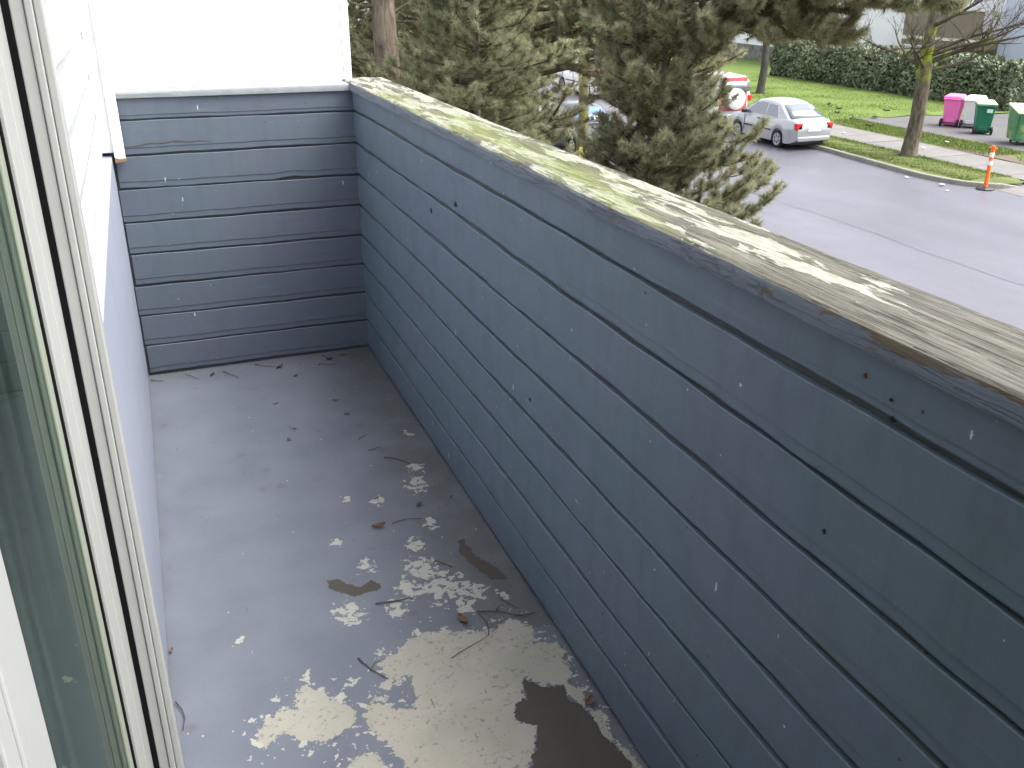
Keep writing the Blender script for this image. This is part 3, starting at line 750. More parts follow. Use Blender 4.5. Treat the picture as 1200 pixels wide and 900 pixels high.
def lerp_prof(P, y):
    if y <= P[0][0]: return P[0][1]
    for (a, za), (b_, zb) in zip(P[:-1], P[1:]):
        if y <= b_:
            t = (y - a) / (b_ - a); t = t * t * (3 - 2 * t) if False else t
            return za + (zb - za) * t
    return P[-1][1]

def car(root, S):
    """local: +y forward, origin on the ground under the middle"""
    L, Wd = S['L'], S['W']; hw = Wd / 2; wr = S['wr']; wy = S['wy']
    ys = sorted(set([round(v, 3) for v in list(np.linspace(-L / 2, L / 2, 46)) + [w_ + d for w_ in wy for d in np.linspace(-wr * 1.22, wr * 1.22, 11)]]))
    rg = []
    for y in ys:
        e = min(1.0, (L / 2 - abs(y)) / 0.45); k = (1 - (1 - e) ** 2.4)
        wd = hw * (0.80 + 0.20 * k)
        zt = lerp_prof(S['deck'], y); zb = 0.20 + 0.16 * (1 - k)
        za = zb
        for w_ in wy:
            q = (wr * 1.17) ** 2 - (y - w_) ** 2
            if q > 0: za = max(za, wr + math.sqrt(q))
        za = min(za, zt - 0.12); zm = max(za + 0.03, zb + (zt - zb) * 0.52); zm = min(zm, zt - 0.06)
        half = [(wd - 0.16, zb), (wd - 0.10, za - 0.0), (wd - 0.02, za), (wd, zm), (wd - 0.03, zt - 0.10 * (zt - zm) - 0.03), (wd - 0.09, zt - 0.004), (wd * 0.5, zt + 0.018), (0, zt + 0.026)]
        rg.append([(x, y, z) for x, z in half] + [(-x, y, z) for x, z in reversed(half[:-1])])
    MB().rings(rg).build('body', S['paint'], root, True, True).data.set_sharp_from_angle(angle=R(48))
    # cabin
    G = S['cabin']; bw, rw = hw - 0.07, hw - S.get('tumble', 0.25)
    belt = S['belt']; rg = []
    yy = sorted(set([p[0] for p in G] + [round(v, 3) for v in np.linspace(G[0][0], G[-1][0], 34)]))
    zr = max(p[1] for p in G)
    xs = lambda z: bw + (rw - bw) * (z - belt) / (zr - belt)
    for y in yy:
        zt = lerp_prof(G, y); zt = max(zt, belt - 0.02); x = xs(zt)
        half = [(bw, belt - 0.12), (bw, belt - 0.01), (xs(max(belt, zt - 0.07)) + 0.0, max(belt - 0.005, zt - 0.07)), (x - 0.06, zt - 0.012), (x * 0.45, zt + 0.012), (0, zt + 0.018)]
        rg.append([(a, y, z) for a, z in half] + [(-a, y, z) for a, z in reversed(half[:-1])])
    MB().rings(rg).build('cabin', S['paint'], root, True, True).data.set_sharp_from_angle(angle=R(40))
    # side windows
    for sx in (-1, 1):
        for poly in S['side']:
            Vf = [(sx * (xs(z) + 0.006), y, z) for y, z in poly]; Vb = [(sx * (xs(z) - 0.02), y, z) for y, z in poly]
            b = MB().rings([Vb, Vf])
            if sx < 0: b.f = [tuple(reversed(q)) for q in b.f]
            b.build('side_window', 'carglass', root, True)
    # windscreen and rear window
    def screen(nm, p0, p1, mat, ins=0.07):
        (y0, z0), (y1, z1) = p0, p1; d = Vector((0, y1 - y0, z1 - z0)); nn = Vector((0, -(z1 - z0), y1 - y0)).normalized()
        if nn.z < 0: nn = -nn
        rows = []
        for t in (0.06, 0.5, 0.93):
            y, z = y0 + (y1 - y0) * t, z0 + (z1 - z0) * t; x = xs(z) - ins
            rows.append([(sx * x, y + nn.y * off, z + nn.z * off + 0.02 * (1 - abs(sx) ** 2)) for sx in (-1, -0.6, 0, 0.6, 1) for off in (0.016,)])
        b = MB(); b.rings(rows, cap=False, closed=False)
        nmv = (Vector(rows[0][1]) - Vector(rows[0][0])).cross(Vector(rows[1][0]) - Vector(rows[0][0]))
        if nmv.dot(nn) < 0: b.f = [tuple(reversed(q)) for q in b.f]
        o = b.build(nm, mat, root, True, True); s_ = o.modifiers.new('thick', 'SOLIDIFY'); s_.thickness = 0.012; s_.offset = -1
    screen('rear_window', S['rear'][0], S['rear'][1], S.get('rglass', 'carglass'))
    screen('windscreen', S['front'][0], S['front'][1], S.get('fglass', 'carglass'))
    # wheels
    for w_ in wy:
        for sx in (-1, 1):
            xo = sx * (hw - 0.02); xi = sx * (hw - 0.21)
            ty = MB().lathe([(wr * .62, xi), (wr * .93, xi), (wr, xi + sx * .03), (wr, xo - sx * .03), (wr * .94, xo), (wr * .64, xo)], 'x', (0, w_, wr), 20)
            if sx < 0: ty.f = [tuple(reversed(q)) for q in ty.f]
            tyo = ty.build('wheel', 'tyre', root, True, True); tyo.data.set_sharp_from_angle(angle=R(50))
            MB().lathe([(wr * .68, xo - .03), (wr * .68, xo + .010), (wr * .60, xo + .004), (0.02, xo + .012)] if sx > 0 else [(0.02, xo - .012), (wr * .60, xo - .004), (wr * .68, xo - .010), (wr * .68, xo + .03)], 'x', (0, w_, wr), 20).build('rim', 'rim', tyo, True)
            b = MB()
            for k in range(6):
                t = k * math.pi / 3 + 0.3; c_, s_ = math.cos(t), math.sin(t)
                P = [(r_ * math.cos(t + da), r_ * math.sin(t + da)) for r_, da in ((wr * .26, -.25), (wr * .52, -.22), (wr * .52, .22), (wr * .26, .25))]
                xq = xo + sx * .012
                f_ = [(xq, w_ + p, wr + q) for p, q in P]; g_ = [(xq - sx * .012, w_ + p, wr + q) for p, q in P]
                b.rings([g_, f_] if sx > 0 else [f_, g_])
            b.build('rim_slots', 'blacktrim', tyo, True)
    # lamps, bumpers, mirrors, trim
    for sx in (-1, 1):
        for (x0, x1, y0, y1, z0, z1) in S['tails']:
            a, b_ = sorted((sx * x0, sx * x1)); MB().box(a, b_, y0, y1, z0, z1).build('tail_lamp', 'redlamp', root, True, bevel=0.03)
        for (x0, x1, y0, y1, z0, z1) in S['heads']:
            a, b_ = sorted((sx * x0, sx * x1)); MB().box(a, b_, y0, y1, z0, z1).build('headlight', 'clearlamp', root, True, bevel=0.04)
        my_, mz_ = S['mirror']; a, b_ = sorted((sx * (hw - 0.06), sx * (hw + 0.14)))
        MB().box(a, b_, my_ - 0.06, my_ + 0.05, mz_, mz_ + 0.13).build('mirror', S.get('mirrorm', 'blacktrim'), root, True, bevel=0.03)
        a, b_ = sorted((sx * (hw - 0.03), sx * (hw + 0.008))); zz = S['strip']
        MB().box(a, b_, wy[0] + wr * 1.3, wy[1] - wr * 1.3, zz, zz + 0.05).build('door_trim', 'blacktrim', root, True)
        for yh in S['handles']:
            MB().box(a, b_ + (0.012 if sx > 0 else 0), yh, yh + 0.16, belt - 0.10, belt - 0.07).build('door_handle', S.get('mirrorm', 'blacktrim'), root, True)
        for yl in S['seams']:
            MB().box(a + (0.02 if sx > 0 else 0.0), b_ - (0.0 if sx > 0 else 0.02), yl - .006, yl + .006, 0.36, belt - 0.03).build('door_seam', 'blacktrim', root, True)
    MB().box(-0.26, 0.26, -L / 2 - 0.012, -L / 2 + 0.05, S['plate'], S['plate'] + 0.13).build('number_plate', 'plate', root, True)
    MB().box(-hw * .78, hw * .78, -L / 2 - 0.03, -L / 2 + 0.10, 0.30, 0.46).build('rear_bumper', S.get('bumper', S['paint']), root, True, bevel=0.04)
    MB().box(-hw * .78, hw * .78, L / 2 - 0.10, L / 2 + 0.03, 0.30, 0.46).build('front_bumper', S.get('bumper', S['paint']), root, True, bevel=0.04)
    MB().box(-hw * .45, hw * .45, L / 2 - 0.06, L / 2 + 0.012, 0.52, 0.64).build('grille', 'blacktrim', root, True)
    MB().box(-hw * .8, hw * .8, -L / 2 + .3, L / 2 - .3, 0.16, 0.30).build('underbody', 'blacktrim', root, True)

SEDAN = dict(L=4.15, W=1.66, wr=0.29, wy=(-1.18, 1.19), paint='silver', belt=0.93, tumble=0.27,
             deck=[(-2.08, 0.80), (-2.0, 0.93), (-1.85, 0.98), (-1.4, 0.99), (-0.9, 0.93), (0.9, 0.92), (1.1, 0.92), (1.6, 0.84), (1.95, 0.70), (2.08, 0.58)],
             cabin=[(-1.72, 0.97), (-1.50, 1.08), (-1.25, 1.24), (-1.0, 1.38), (-0.75, 1.45), (-0.3, 1.49), (0.1, 1.48), (0.38, 1.42), (0.75, 1.22), (1.18, 0.96)],
             side=[[(-1.02, 0.97), (-0.33, 0.97), (-0.33, 1.36), (-0.78, 1.34)], [(-0.25, 0.97), (0.83, 0.97), (0.38, 1.32), (0.10, 1.37), (-0.25, 1.37)]],
             rear=[(-1.70, 0.985), (-0.98, 1.39)], front=[(1.16, 0.975), (0.40, 1.41)],
             tails=[(0.48, 0.735, -2.075, -1.86, 0.68, 0.90)], heads=[(0.42, 0.76, 1.86, 2.06, 0.55, 0.70)], mirror=(0.78, 0.93), strip=0.52, handles=[-0.40, 0.62 - 1.3 + .55], seams=[-0.29, 0.78], plate=0.62, bumper='silver')
sedan = empty('parked_sedan', (21.02, 28.05, GZ), 'silver sedan parked at the far kerb, seen from behind', 'car'); car(sedan, SEDAN)
# rear plate recess and exhaust detail come with the body; pale boot lid handle
SUV = dict(L=3.9, W=1.70, wr=0.35, wy=(-1.15, 1.20), paint='white', belt=1.10, tumble=0.16,
           deck=[(-1.95, 0.98), (-1.8, 1.0), (0.8, 1.0), (1.0, 1.0), (1.75, 0.95), (1.95, 0.80)],
           cabin=[(-1.93, 1.08), (-1.86, 1.78), (-1.7, 1.88), (-0.6, 1.92), (0.3, 1.88), (0.95, 1.10)],
           side=[[(-1.62, 1.18), (-0.85, 1.18), (-0.85, 1.72), (-1.60, 1.72)], [(-0.75, 1.18), (0.10, 1.18), (0.02, 1.74), (-0.75, 1.74)], [(0.18, 1.18), (0.72, 1.18), (0.25, 1.72), (0.12, 1.74)]],
           rear=[(-1.99, 1.30), (-1.955, 1.72)], front=[(0.93, 1.14), (0.34, 1.86)], tails=[(0.66, 0.84, -1.965, -1.85, 0.98, 1.20)], heads=[(0.5, 0.8, 1.82, 1.96, 0.68, 0.86)],
           mirror=(0.66, 1.05), strip=0.60, handles=[-0.7, 0.2], seams=[-0.8, 0.14], plate=0.50, bumper='blacktrim', rglass='carglass')
suv = empty('parked_suv', (21.30, 33.25, GZ), 'white off-road car with red tailgate and white spare wheel cover, beyond the sedan', 'car'); car(suv, SUV)
MB().hexa([(-.62, -1.985, .62), (.62, -1.985, .62), (.62, -1.90, .62), (-.62, -1.90, .62)], [(-.58, -1.95, 1.86), (.58, -1.95, 1.86), (.58, -1.84, 1.86), (-.58, -1.84, 1.86)]).build('tailgate', 'red', suv, True, bevel=0.02)
MB().lathe([(0.02, -2.24), (0.33, -2.235), (0.385, -2.20), (0.385, -2.02), (0.2, -1.985)], 'y', (0.0, 0, 1.08), 28).build('spare_wheel_cover', 'white', suv, True, True).data.set_sharp_from_angle(angle=R(50))
VAN = dict(L=5.0, W=1.9, wr=0.34, wy=(-1.4, 1.55), paint='white', belt=1.15, tumble=0.14,
           deck=[(-2.5, 1.0), (-2.4, 1.12), (1.2, 1.12), (1.5, 1.10), (2.2, 1.0), (2.5, 0.85)],
           cabin=[(-2.48, 1.1), (-2.42, 1.95), (-2.2, 2.05), (0.6, 2.08), (1.1, 1.95), (1.9, 1.1)],
           side=[[(0.25, 1.22), (1.35, 1.22), (0.95, 1.75), (0.25, 1.8)]], rear=[(-2.48, 1.2), (-2.425, 1.9)], front=[(1.85, 1.16), (1.12, 1.93)],
           tails=[(0.78, 0.93, -2.51, -2.4, 0.95, 1.30)], heads=[(0.5, 0.85, 2.3, 2.5, 0.7, 0.92)], mirror=(1.45, 1.2), strip=0.6, handles=[0.3], seams=[0.2, 1.5], plate=0.6, bumper='white')
van = empty('parked_van', (21.15, 43.4, GZ), 'white van with a red tail lamp parked ahead of the red car', 'van'); car(van, VAN)
NEAR = dict(SEDAN); NEAR['paint'] = 'grey'; NEAR['fglass'] = 'carglass_blue'; NEAR['bumper'] = 'grey'
ncar = empty('parked_car', (13.78, 29.0, GZ), 'dark grey car with a bluish windscreen, half hidden behind the mossy trunk', 'car', rz=math.pi); car(ncar, NEAR)
WHT = dict(VAN); WHT['paint'] = 'white'
wvan = empty('parked_van', (13.9, 37.0, GZ), 'white van behind the dark grey car, mostly hidden by the pines', 'van', rz=math.pi); car(wvan, WHT)

# ------------------------------------------------------------------ bins, post
M['pink'] = plain('pink_bin_plastic', (0.82, 0.17, 0.46), 0.45, 0.08, 3)
M['whitebin'] = plain('white_bin_plastic', (0.78, 0.76, 0.76), 0.45, 0.05, 3)
M['green'] = plain('green_bin_plastic', (0.012, 0.16, 0.085), 0.45, 0.12, 3)
M['palelid'] = plain('pale_bin_lid', (0.50, 0.56, 0.40), 0.5, 0.08, 4)
M['sticker'] = plain('white_sticker', (0.75, 0.78, 0.80), 0.5, 0.08, 30)
def cart(name, loc, rz, body, lid, label, s=1.0):
    """wheeled cart, wheels at local -y"""
    t = empty(name, loc, label, 'bin', 'wheeled bins on the driveway', rz)
    w0, w1, d0, d1, h = 0.23, 0.29, 0.26, 0.36, 0.98
    MB().hexa([(-w0, -d0, .05), (w0, -d0, .05), (w0, d0, .05), (-w0, d0, .05)], [(-w1, -d1 + .03, h), (w1, -d1 + .03, h), (w1, d1, h), (-w1, d1, h)]).build('body', body, t, True, bevel=0.03)
    MB().box(-w1 - .02, w1 + .02, -d1 + .0, d1 + .02, h - .06, h - .005).build('rim', body, t, True, bevel=0.012)
    MB().hexa([(-w1 - .03, -d1 - .03, h), (w1 + .03, -d1 - .03, h), (w1 + .03, d1 + .04, h), (-w1 - .03, d1 + .04, h)],
              [(-w1 + .02, -d1 + .01, h + .07), (w1 - .02, -d1 + .01, h + .07), (w1 - .04, d1 - .05, h + .10), (-w1 + .04, d1 - .05, h + .10)]).build('lid', lid, t, True, bevel=0.02)
    MB().tube([(-w1 + .02, -d1 - .09, h - .03), (w1 - .02, -d1 - .09, h - .03)], 0.018, 8).build('handle', body, t, True)
    for sx in (-1, 1):
        MB().box(sx * (w1 - .05) - .015, sx * (w1 - .05) + .015, -d1 - .09, -d1 + .05, h - .06, h - .015).build('handle_bracket', body, t, True)
        x = sx * (w0 + .045)
        MB().lathe([(.02, x - .03), (.125, x - .03), (.135, x - .015), (.135, x + .015), (.125, x + .03), (.02, x + .03)], 'x', (0, -d0 - .05, .135), 18).build('wheel', 'tyre', t, True, True).data.set_sharp_from_angle(angle=R(40))
    MB().tube([(-w0 - .05, -d0 - .05, .135), (w0 + .05, -d0 - .05, .135)], 0.014, 6).build('axle', 'blacktrim', t, True)
    MB().box(-w0 * .7, w0 * .7, -d0 - .03, -d0 + .06, .12, .26).build('axle_housing', body, t, True, bevel=0.01)
    t.scale = (s, s, s)
    return t
PZ = GZ + 0.10
cart('wheeled_bin', (29.35, 28.35, PZ), R(-58), 'pink', 'pink', 'pink wheeled bin standing leftmost beside the hedge', 1.08)
cart('wheeled_bin', (29.75, 27.75, PZ), R(-58), 'whitebin', 'whitebin', 'white wheeled bin squeezed between the pink and green bins', 1.08)
gb = cart('wheeled_bin', (28.92, 26.45, PZ), R(-40), 'green', 'palelid', 'dark green wheeled bin with pale lid and white sticker', 1.08)
MB().box(0.02, 0.20, -0.355, -0.345, .72, .84).build('sticker', 'sticker', gb, True)
# green skip-like communal bin at the right edge
dmp = empty('communal_bin', (28.75, 23.9, PZ), 'large worn green communal bin with a pale lid at the right edge', 'bin', rz=R(-32))
n = N('worn_green_steel'); w = n.co()
M['dump'] = n.fin(n.mix(n.step(n.noise(w, 3.0, 6, 0.7), 0.48, 0.60), (0.05, 0.20, 0.09), (0.28, 0.34, 0.12)), 0.5)
MB().hexa([(-.85, -.45, .14), (.85, -.45, .14), (.85, .45, .14), (-.85, .45, .14)], [(-.9, -.6, 1.05), (.9, -.6, 1.05), (.9, .6, 1.22), (-.9, .6, 1.22)]).build('body', 'dump', dmp, True, bevel=0.02)
MB().hexa([(-.94, -.66, 1.06), (.94, -.66, 1.06), (.94, .62, 1.23), (-.94, .62, 1.23)], [(-.94, -.66, 1.11), (.94, -.66, 1.11), (.94, .62, 1.29), (-.94, .62, 1.29)]).build('lid', 'palelid', dmp, True, bevel=0.015)
for x in (-.8, -.28, .28, .8):
    MB().hexa([(x - .03, -.47, .2), (x + .03, -.47, .2), (x + .03, -.44, .2), (x - .03, -.44, .2)], [(x - .03, -.63, 1.0), (x + .03, -.63, 1.0), (x + .03, -.58, 1.0), (x - .03, -.58, 1.0)]).build('rib', 'dump', dmp, True)
for x in (-.7, .7):
    for y in (-.36, .36):
        MB().lathe([(.02, x - .025), (.07, x - .025), (.07, x + .025), (.02, x + .025)], 'x', (0, y, .07), 12).build('castor', 'tyre', dmp, True)

dp = empty('delineator_post', (21.52, 19.12, GZ), 'orange reflective delineator post on a black base by the kerb end', 'traffic post')
M['orange'] = plain('orange_plastic', (0.85, 0.16, 0.02), 0.45, 0.08, 8)
M['reflect'] = plain('white_reflective_band', (0.80, 0.80, 0.78), 0.3, 0.05, 20)
MB().lathe([(.24, 0.0), (.24, .03), (.18, .06), (.07, .075)], 'z', (0, 0, 0), 8).build('base', 'blacktrim', dp, True)
MB().tube([(0, 0, .06), (0.0, .01, .6), (.02, .02, 1.18)], [.055, .053, .050], 12).build('post', 'orange', dp, True, True).data.set_sharp_from_angle(angle=R(50))
for z0, z1 in ((.66, .78), (.88, 1.00)):
    f_ = lambda z: (.02 * max(0, (z - .6) / .58), .01 + .01 * max(0, (z - .6) / .58), z)
    MB().tube([f_(z0), f_(z1)], .0555, 12).build('reflective_band', 'reflect', dp, True, True).data.set_sharp_from_angle(angle=R(50))
MB().box(-.005, .045, -.10, .14, 1.10, 1.135).build('handle', 'orange', dp, True, bevel=0.01)

# ------------------------------------------------------------------ hedge
def hedge(name, x0, x1, y0, y1, h, nleaf, label):
    t = empty(name, ((x0 + x1) / 2, (y0 + y1) / 2, GZ + .1), label, 'hedge')
    r_ = np.random.default_rng(5); n_ = nleaf
    # points near the surface of a rounded, lumpy box
    u = r_.uniform(-1, 1, (n_, 3)); face = r_.integers(0, 5, n_)
    P = u.copy(); dep = r_.uniform(0, 1, n_) ** 2.2 * 0.35
    for k, (ax, sg) in enumerate(((0, -1), (0, -1), (2, 1), (1, -1), (1, 1))):
        s_ = face == k; P[s_, ax] = sg * (1 - dep[s_])
    P[:, 0:3] = np.sign(P) * np.abs(P) ** 1.0
    c_ = np.array([(x0 + x1) / 2, (y0 + y1) / 2, GZ + .1 + h / 2]); s_ = np.array([(x1 - x0) / 2, (y1 - y0) / 2, h / 2])
    rad = np.maximum(np.linalg.norm(P[:, [0, 2]], axis=1), 1.0); P[:, 0] /= rad ** 0.55; P[:, 2] = np.where(P[:, 2] > 0, P[:, 2] / rad ** 0.35, P[:, 2])
    Q = c_ + P * s_
    lump = np.sin(Q[:, 1] * 2.1) * np.sin(Q[:, 2] * 3.0 + Q[:, 1]) * .10 + np.sin(Q[:, 1] * 5.3 + 1) * np.sin(Q[:, 2] * 6.1) * .06
    Q[:, 0] -= lump; Q[:, 2] += np.where(P[:, 2] > 0.5, lump * 1.2, 0)
    a = r_.normal(0, 1, (n_, 3)); a /= np.linalg.norm(a, axis=1)[:, None]; b_ = np.cross(a, r_.normal(0, 1, (n_, 3))); b_ /= np.linalg.norm(b_, axis=1)[:, None]
    L = r_.uniform(.08, .16, n_)[:, None]
    V = np.stack([Q - a * L, Q + b_ * L * .45, Q + a * L, Q - b_ * L * .45], 1).reshape(-1, 3)
    tone = np.clip(r_.uniform(0, 1, n_) * 0.8 + 0.15 * np.sin(Q[:, 1] * 1.3), 0, 1)
    soup('foliage', V, 4, 'hedge', t, {'tone': np.repeat(tone, 4)}, 'stuff')
    MB().box(x0 + .45, x1 - .35, y0 + .4, y1 - .4, GZ + .35, GZ + h - .35).build('inner_twigs', plain('hedge_core', (0.018, 0.022, 0.012), 0.9), t)
    for k in range(14):
        y = y0 + .5 + (y1 - y0 - 1) * k / 13
        MB().tube([(x0 + .9, y, GZ + .05), (x0 + .95, y + .1, GZ + .6)], .04, 5).build('stem', 'bark_dark', t)
hedge('hedge', 34.6, 37.0, 30.6, 47.6, 2.0, 26000, 'long clipped evergreen hedge along the back of the lawn')

# ------------------------------------------------------------------ buildings across the street
M['bwhite'] = plain('pale_stucco', (0.80, 0.80, 0.82), 0.8, 0.06, 1.5)
M['bbeige'] = plain('grey_beige_stucco', (0.40, 0.385, 0.35), 0.85, 0.1, 1.5)
M['bbrown'] = plain('brown_balcony_board', (0.22, 0.18, 0.14), 0.8, 0.15, 3)
M['bcream'] = plain('cream_rail_paint', (0.72, 0.68, 0.52), 0.6, 0.08, 4)
M['bblue'] = plain('pale_blue_grey_stucco', (0.50, 0.54, 0.64), 0.8, 0.06, 1.5)
M['bstone'] = ground_mat('dark_stone_base', ((0.10, 0.10, 0.095), (0.24, 0.235, 0.22), (0.06, 0.06, 0.055)), 3.0, fine=9)
M['roof'] = plain('grey_roof_shingle', (0.10, 0.10, 0.105), 0.85, 0.2, 6)
n = N('window_glass'); M['pane'] = n.fin(n.mix(n.noise(n.co(), 1.2, 3), (0.03, 0.035, 0.04), (0.07, 0.08, 0.09)), 0.08, None, 0.8)
def window(bt, x, y0, y1, z0, z1):
    f_ = MB().box(x - .05, x, y0, y0 + .08, z0, z1).box(x - .05, x, y1 - .08, y1, z0, z1).box(x - .05, x, y0 + .081, y1 - .081, z0, z0 + .08).box(x - .05, x, y0 + .081, y1 - .081, z1 - .08, z1).build('window', 'white_trim', bt)
    MB().box(x - .02, x - .003, y0 + .081, y1 - .081, z0 + .081, z1 - .081).build('pane', 'pane', f_)
ba = empty('apartment_block', (46, 42, GZ), 'pale apartment block with a brown boarded balcony behind the hedge', 'building')
MB().box(41.0, 52, 30.0, 47.6, GZ, 4.6).build('wall', 'bwhite', ba)
MB().box(40.6, 40.998, 34.6, 37.2, GZ, 4.7).build('stair_bay', 'bblue', ba)
MB().box(40.955, 40.997, 37.3, 43.2, GZ, -1.95).build('ground_floor_wall', 'bbeige', ba)
# balcony: slab, boarded front, cream rail
MB().box(39.4, 40.95, 37.25, 42.6, -1.75, -1.50).build('balcony_slab', 'bbrown', ba)
for i in range(36):
    y = 37.28 + i * 0.148
    MB().box(39.40 + .004 * (i % 2), 39.45, y, y + .140, -1.30, 0.02).build('balcony_board', 'bbrown', ba)
MB().box(39.36, 39.46, 37.25, 42.6, -1.44, -1.302).build('cream_rail', 'bcream', ba)
MB().box(39.34, 39.48, 37.25, 42.6, 0.022, 0.10).build('top_rail', 'bcream', ba)
window(ba, 41.0, 38.0, 40.4, 0.0, 1.9); window(ba, 41.0, 43.8, 45.6, -0.2, 1.2); window(ba, 40.955, 38.6, 40.4, -3.4, -2.1); window(ba, 40.955, 41.3, 42.6, -3.4, -2.3)
window(ba, 41.0, 44.0, 45.8, -3.3, -2.2)
MB().box(40.2, 52.5, 29.5, 48.0, 4.601, 4.9).build('roof', 'roof', ba)
bb = empty('house', (45, 58, GZ), 'pale grey house with a dark stone base beyond the lawn', 'building')
MB().box(40.4, 52, 50.6, 72, GZ, 3.6).build('wall', 'bwhite', bb)
MB().box(40.2, 40.398, 50.6, 72, GZ, -2.75).build('stone_base', 'bstone', bb)
MB().box(40.1, 40.397, 53.0, 53.25, -2.74, 3.5).build('corner_post', 'bark_dark', bb)
for y in (54.5, 59, 63.5, 68): window(bb, 40.4, y, y + 1.7, -1.6, 0.3)
MB().hexa([(39.8, 50, 3.6), (52.6, 50, 3.6), (52.6, 72.6, 3.6), (39.8, 72.6, 3.6)], [(46, 52, 6.2), (46.5, 52, 6.2), (46.5, 70, 6.2), (46, 70, 6.2)]).build('roof', 'roof', bb)
# houses far up the near side, glimpsed through the pines
for i, (x0, x1, y0, y1, mt, lb) in enumerate([(-3, 8.5, 40, 50, 'bwhite', 'white house far up the near side, glimpsed left of the pine trunk'), (-4, 8.0, 56, 68, 'bbeige', 'beige house farther up the near side behind the pines'),
                                              (13, 25, 108, 118, 'bwhite', 'white house closing the far end of the street')]):
    t = empty('house', ((x0 + x1) / 2, (y0 + y1) / 2, GZ), lb, 'building')
    MB().box(x0, x1, y0, y1, GZ, 2.2).build('wall', mt, t)
    MB().hexa([(x0 - .5, y0 - .5, 2.2), (x1 + .5, y0 - .5, 2.2), (x1 + .5, y1 + .5, 2.2), (x0 - .5, y1 + .5, 2.2)], [((x0 + x1) / 2 - .1, y0 + 2, 5), ((x0 + x1) / 2 + .1, y0 + 2, 5), ((x0 + x1) / 2 + .1, y1 - 2, 5), ((x0 + x1) / 2 - .1, y1 - 2, 5)]).build('roof', 'roof', t)
    for k in range(3):
        xx = x0 + 1.2 + k * (x1 - x0 - 3) / 2
        f_ = MB().box(xx, xx + 1.4, y0 - .05, y0 - .002, -1.6, .2).build('window', 'white_trim', t)
        MB().box(xx + .1, xx + 1.3, y0 - .07, y0 - .051, -1.5, .1).build('pane', 'pane', f_)

# ------------------------------------------------------------------ trees
def needles(S, Dr, tone, nn, ln, wd, ax_len, r_):
    """bottle-brush shoots: S base points, Dr unit axes"""
    ns = len(S)
    ref = r_.normal(0, 1, (ns, 3)); A = np.cross(Dr, ref); A /= np.linalg.norm(A, axis=1)[:, None] + 1e-9; B = np.cross(Dr, A)
    s_ = np.sort(r_.uniform(0, 1, (ns, nn)), axis=1); th = r_.uniform(0, 2 * math.pi, (ns, nn))
    al = np.radians(r_.uniform(24, 88, (ns, nn)) * (1.05 - 0.40 * s_))
    base = S[:, None, :] + Dr[:, None, :] * (s_ * ax_len[:, None])[..., None]
    rad = A[:, None, :] * np.cos(th)[..., None] + B[:, None, :] * np.sin(th)[..., None]
    d = Dr[:, None, :] * np.cos(al)[..., None] + rad * np.sin(al)[..., None]
    d[..., 2] -= 0.04; d /= np.linalg.norm(d, axis=2)[..., None]
    L = ln * r_.uniform(.7, 1.15, (ns, nn))
    tip = base + d * L[..., None]
    sd_ = np.cross(d, r_.normal(0, 1, (ns, nn, 3))); sd_ /= np.linalg.norm(sd_, axis=2)[..., None] + 1e-9
    V = np.stack([base - sd_ * wd / 2, base + sd_ * wd / 2, tip], 2).reshape(-1, 3)
    t = np.clip(tone[:, None] + r_.normal(0, .07, (ns, nn)), 0, 1)
    return V, np.repeat(t.ravel(), 3)

def bez(p0, p1, p2, n_):
    t = np.linspace(0, 1, n_)[:, None]; return (1 - t) ** 2 * p0 + 2 * t * (1 - t) * p1 + t * t * p2

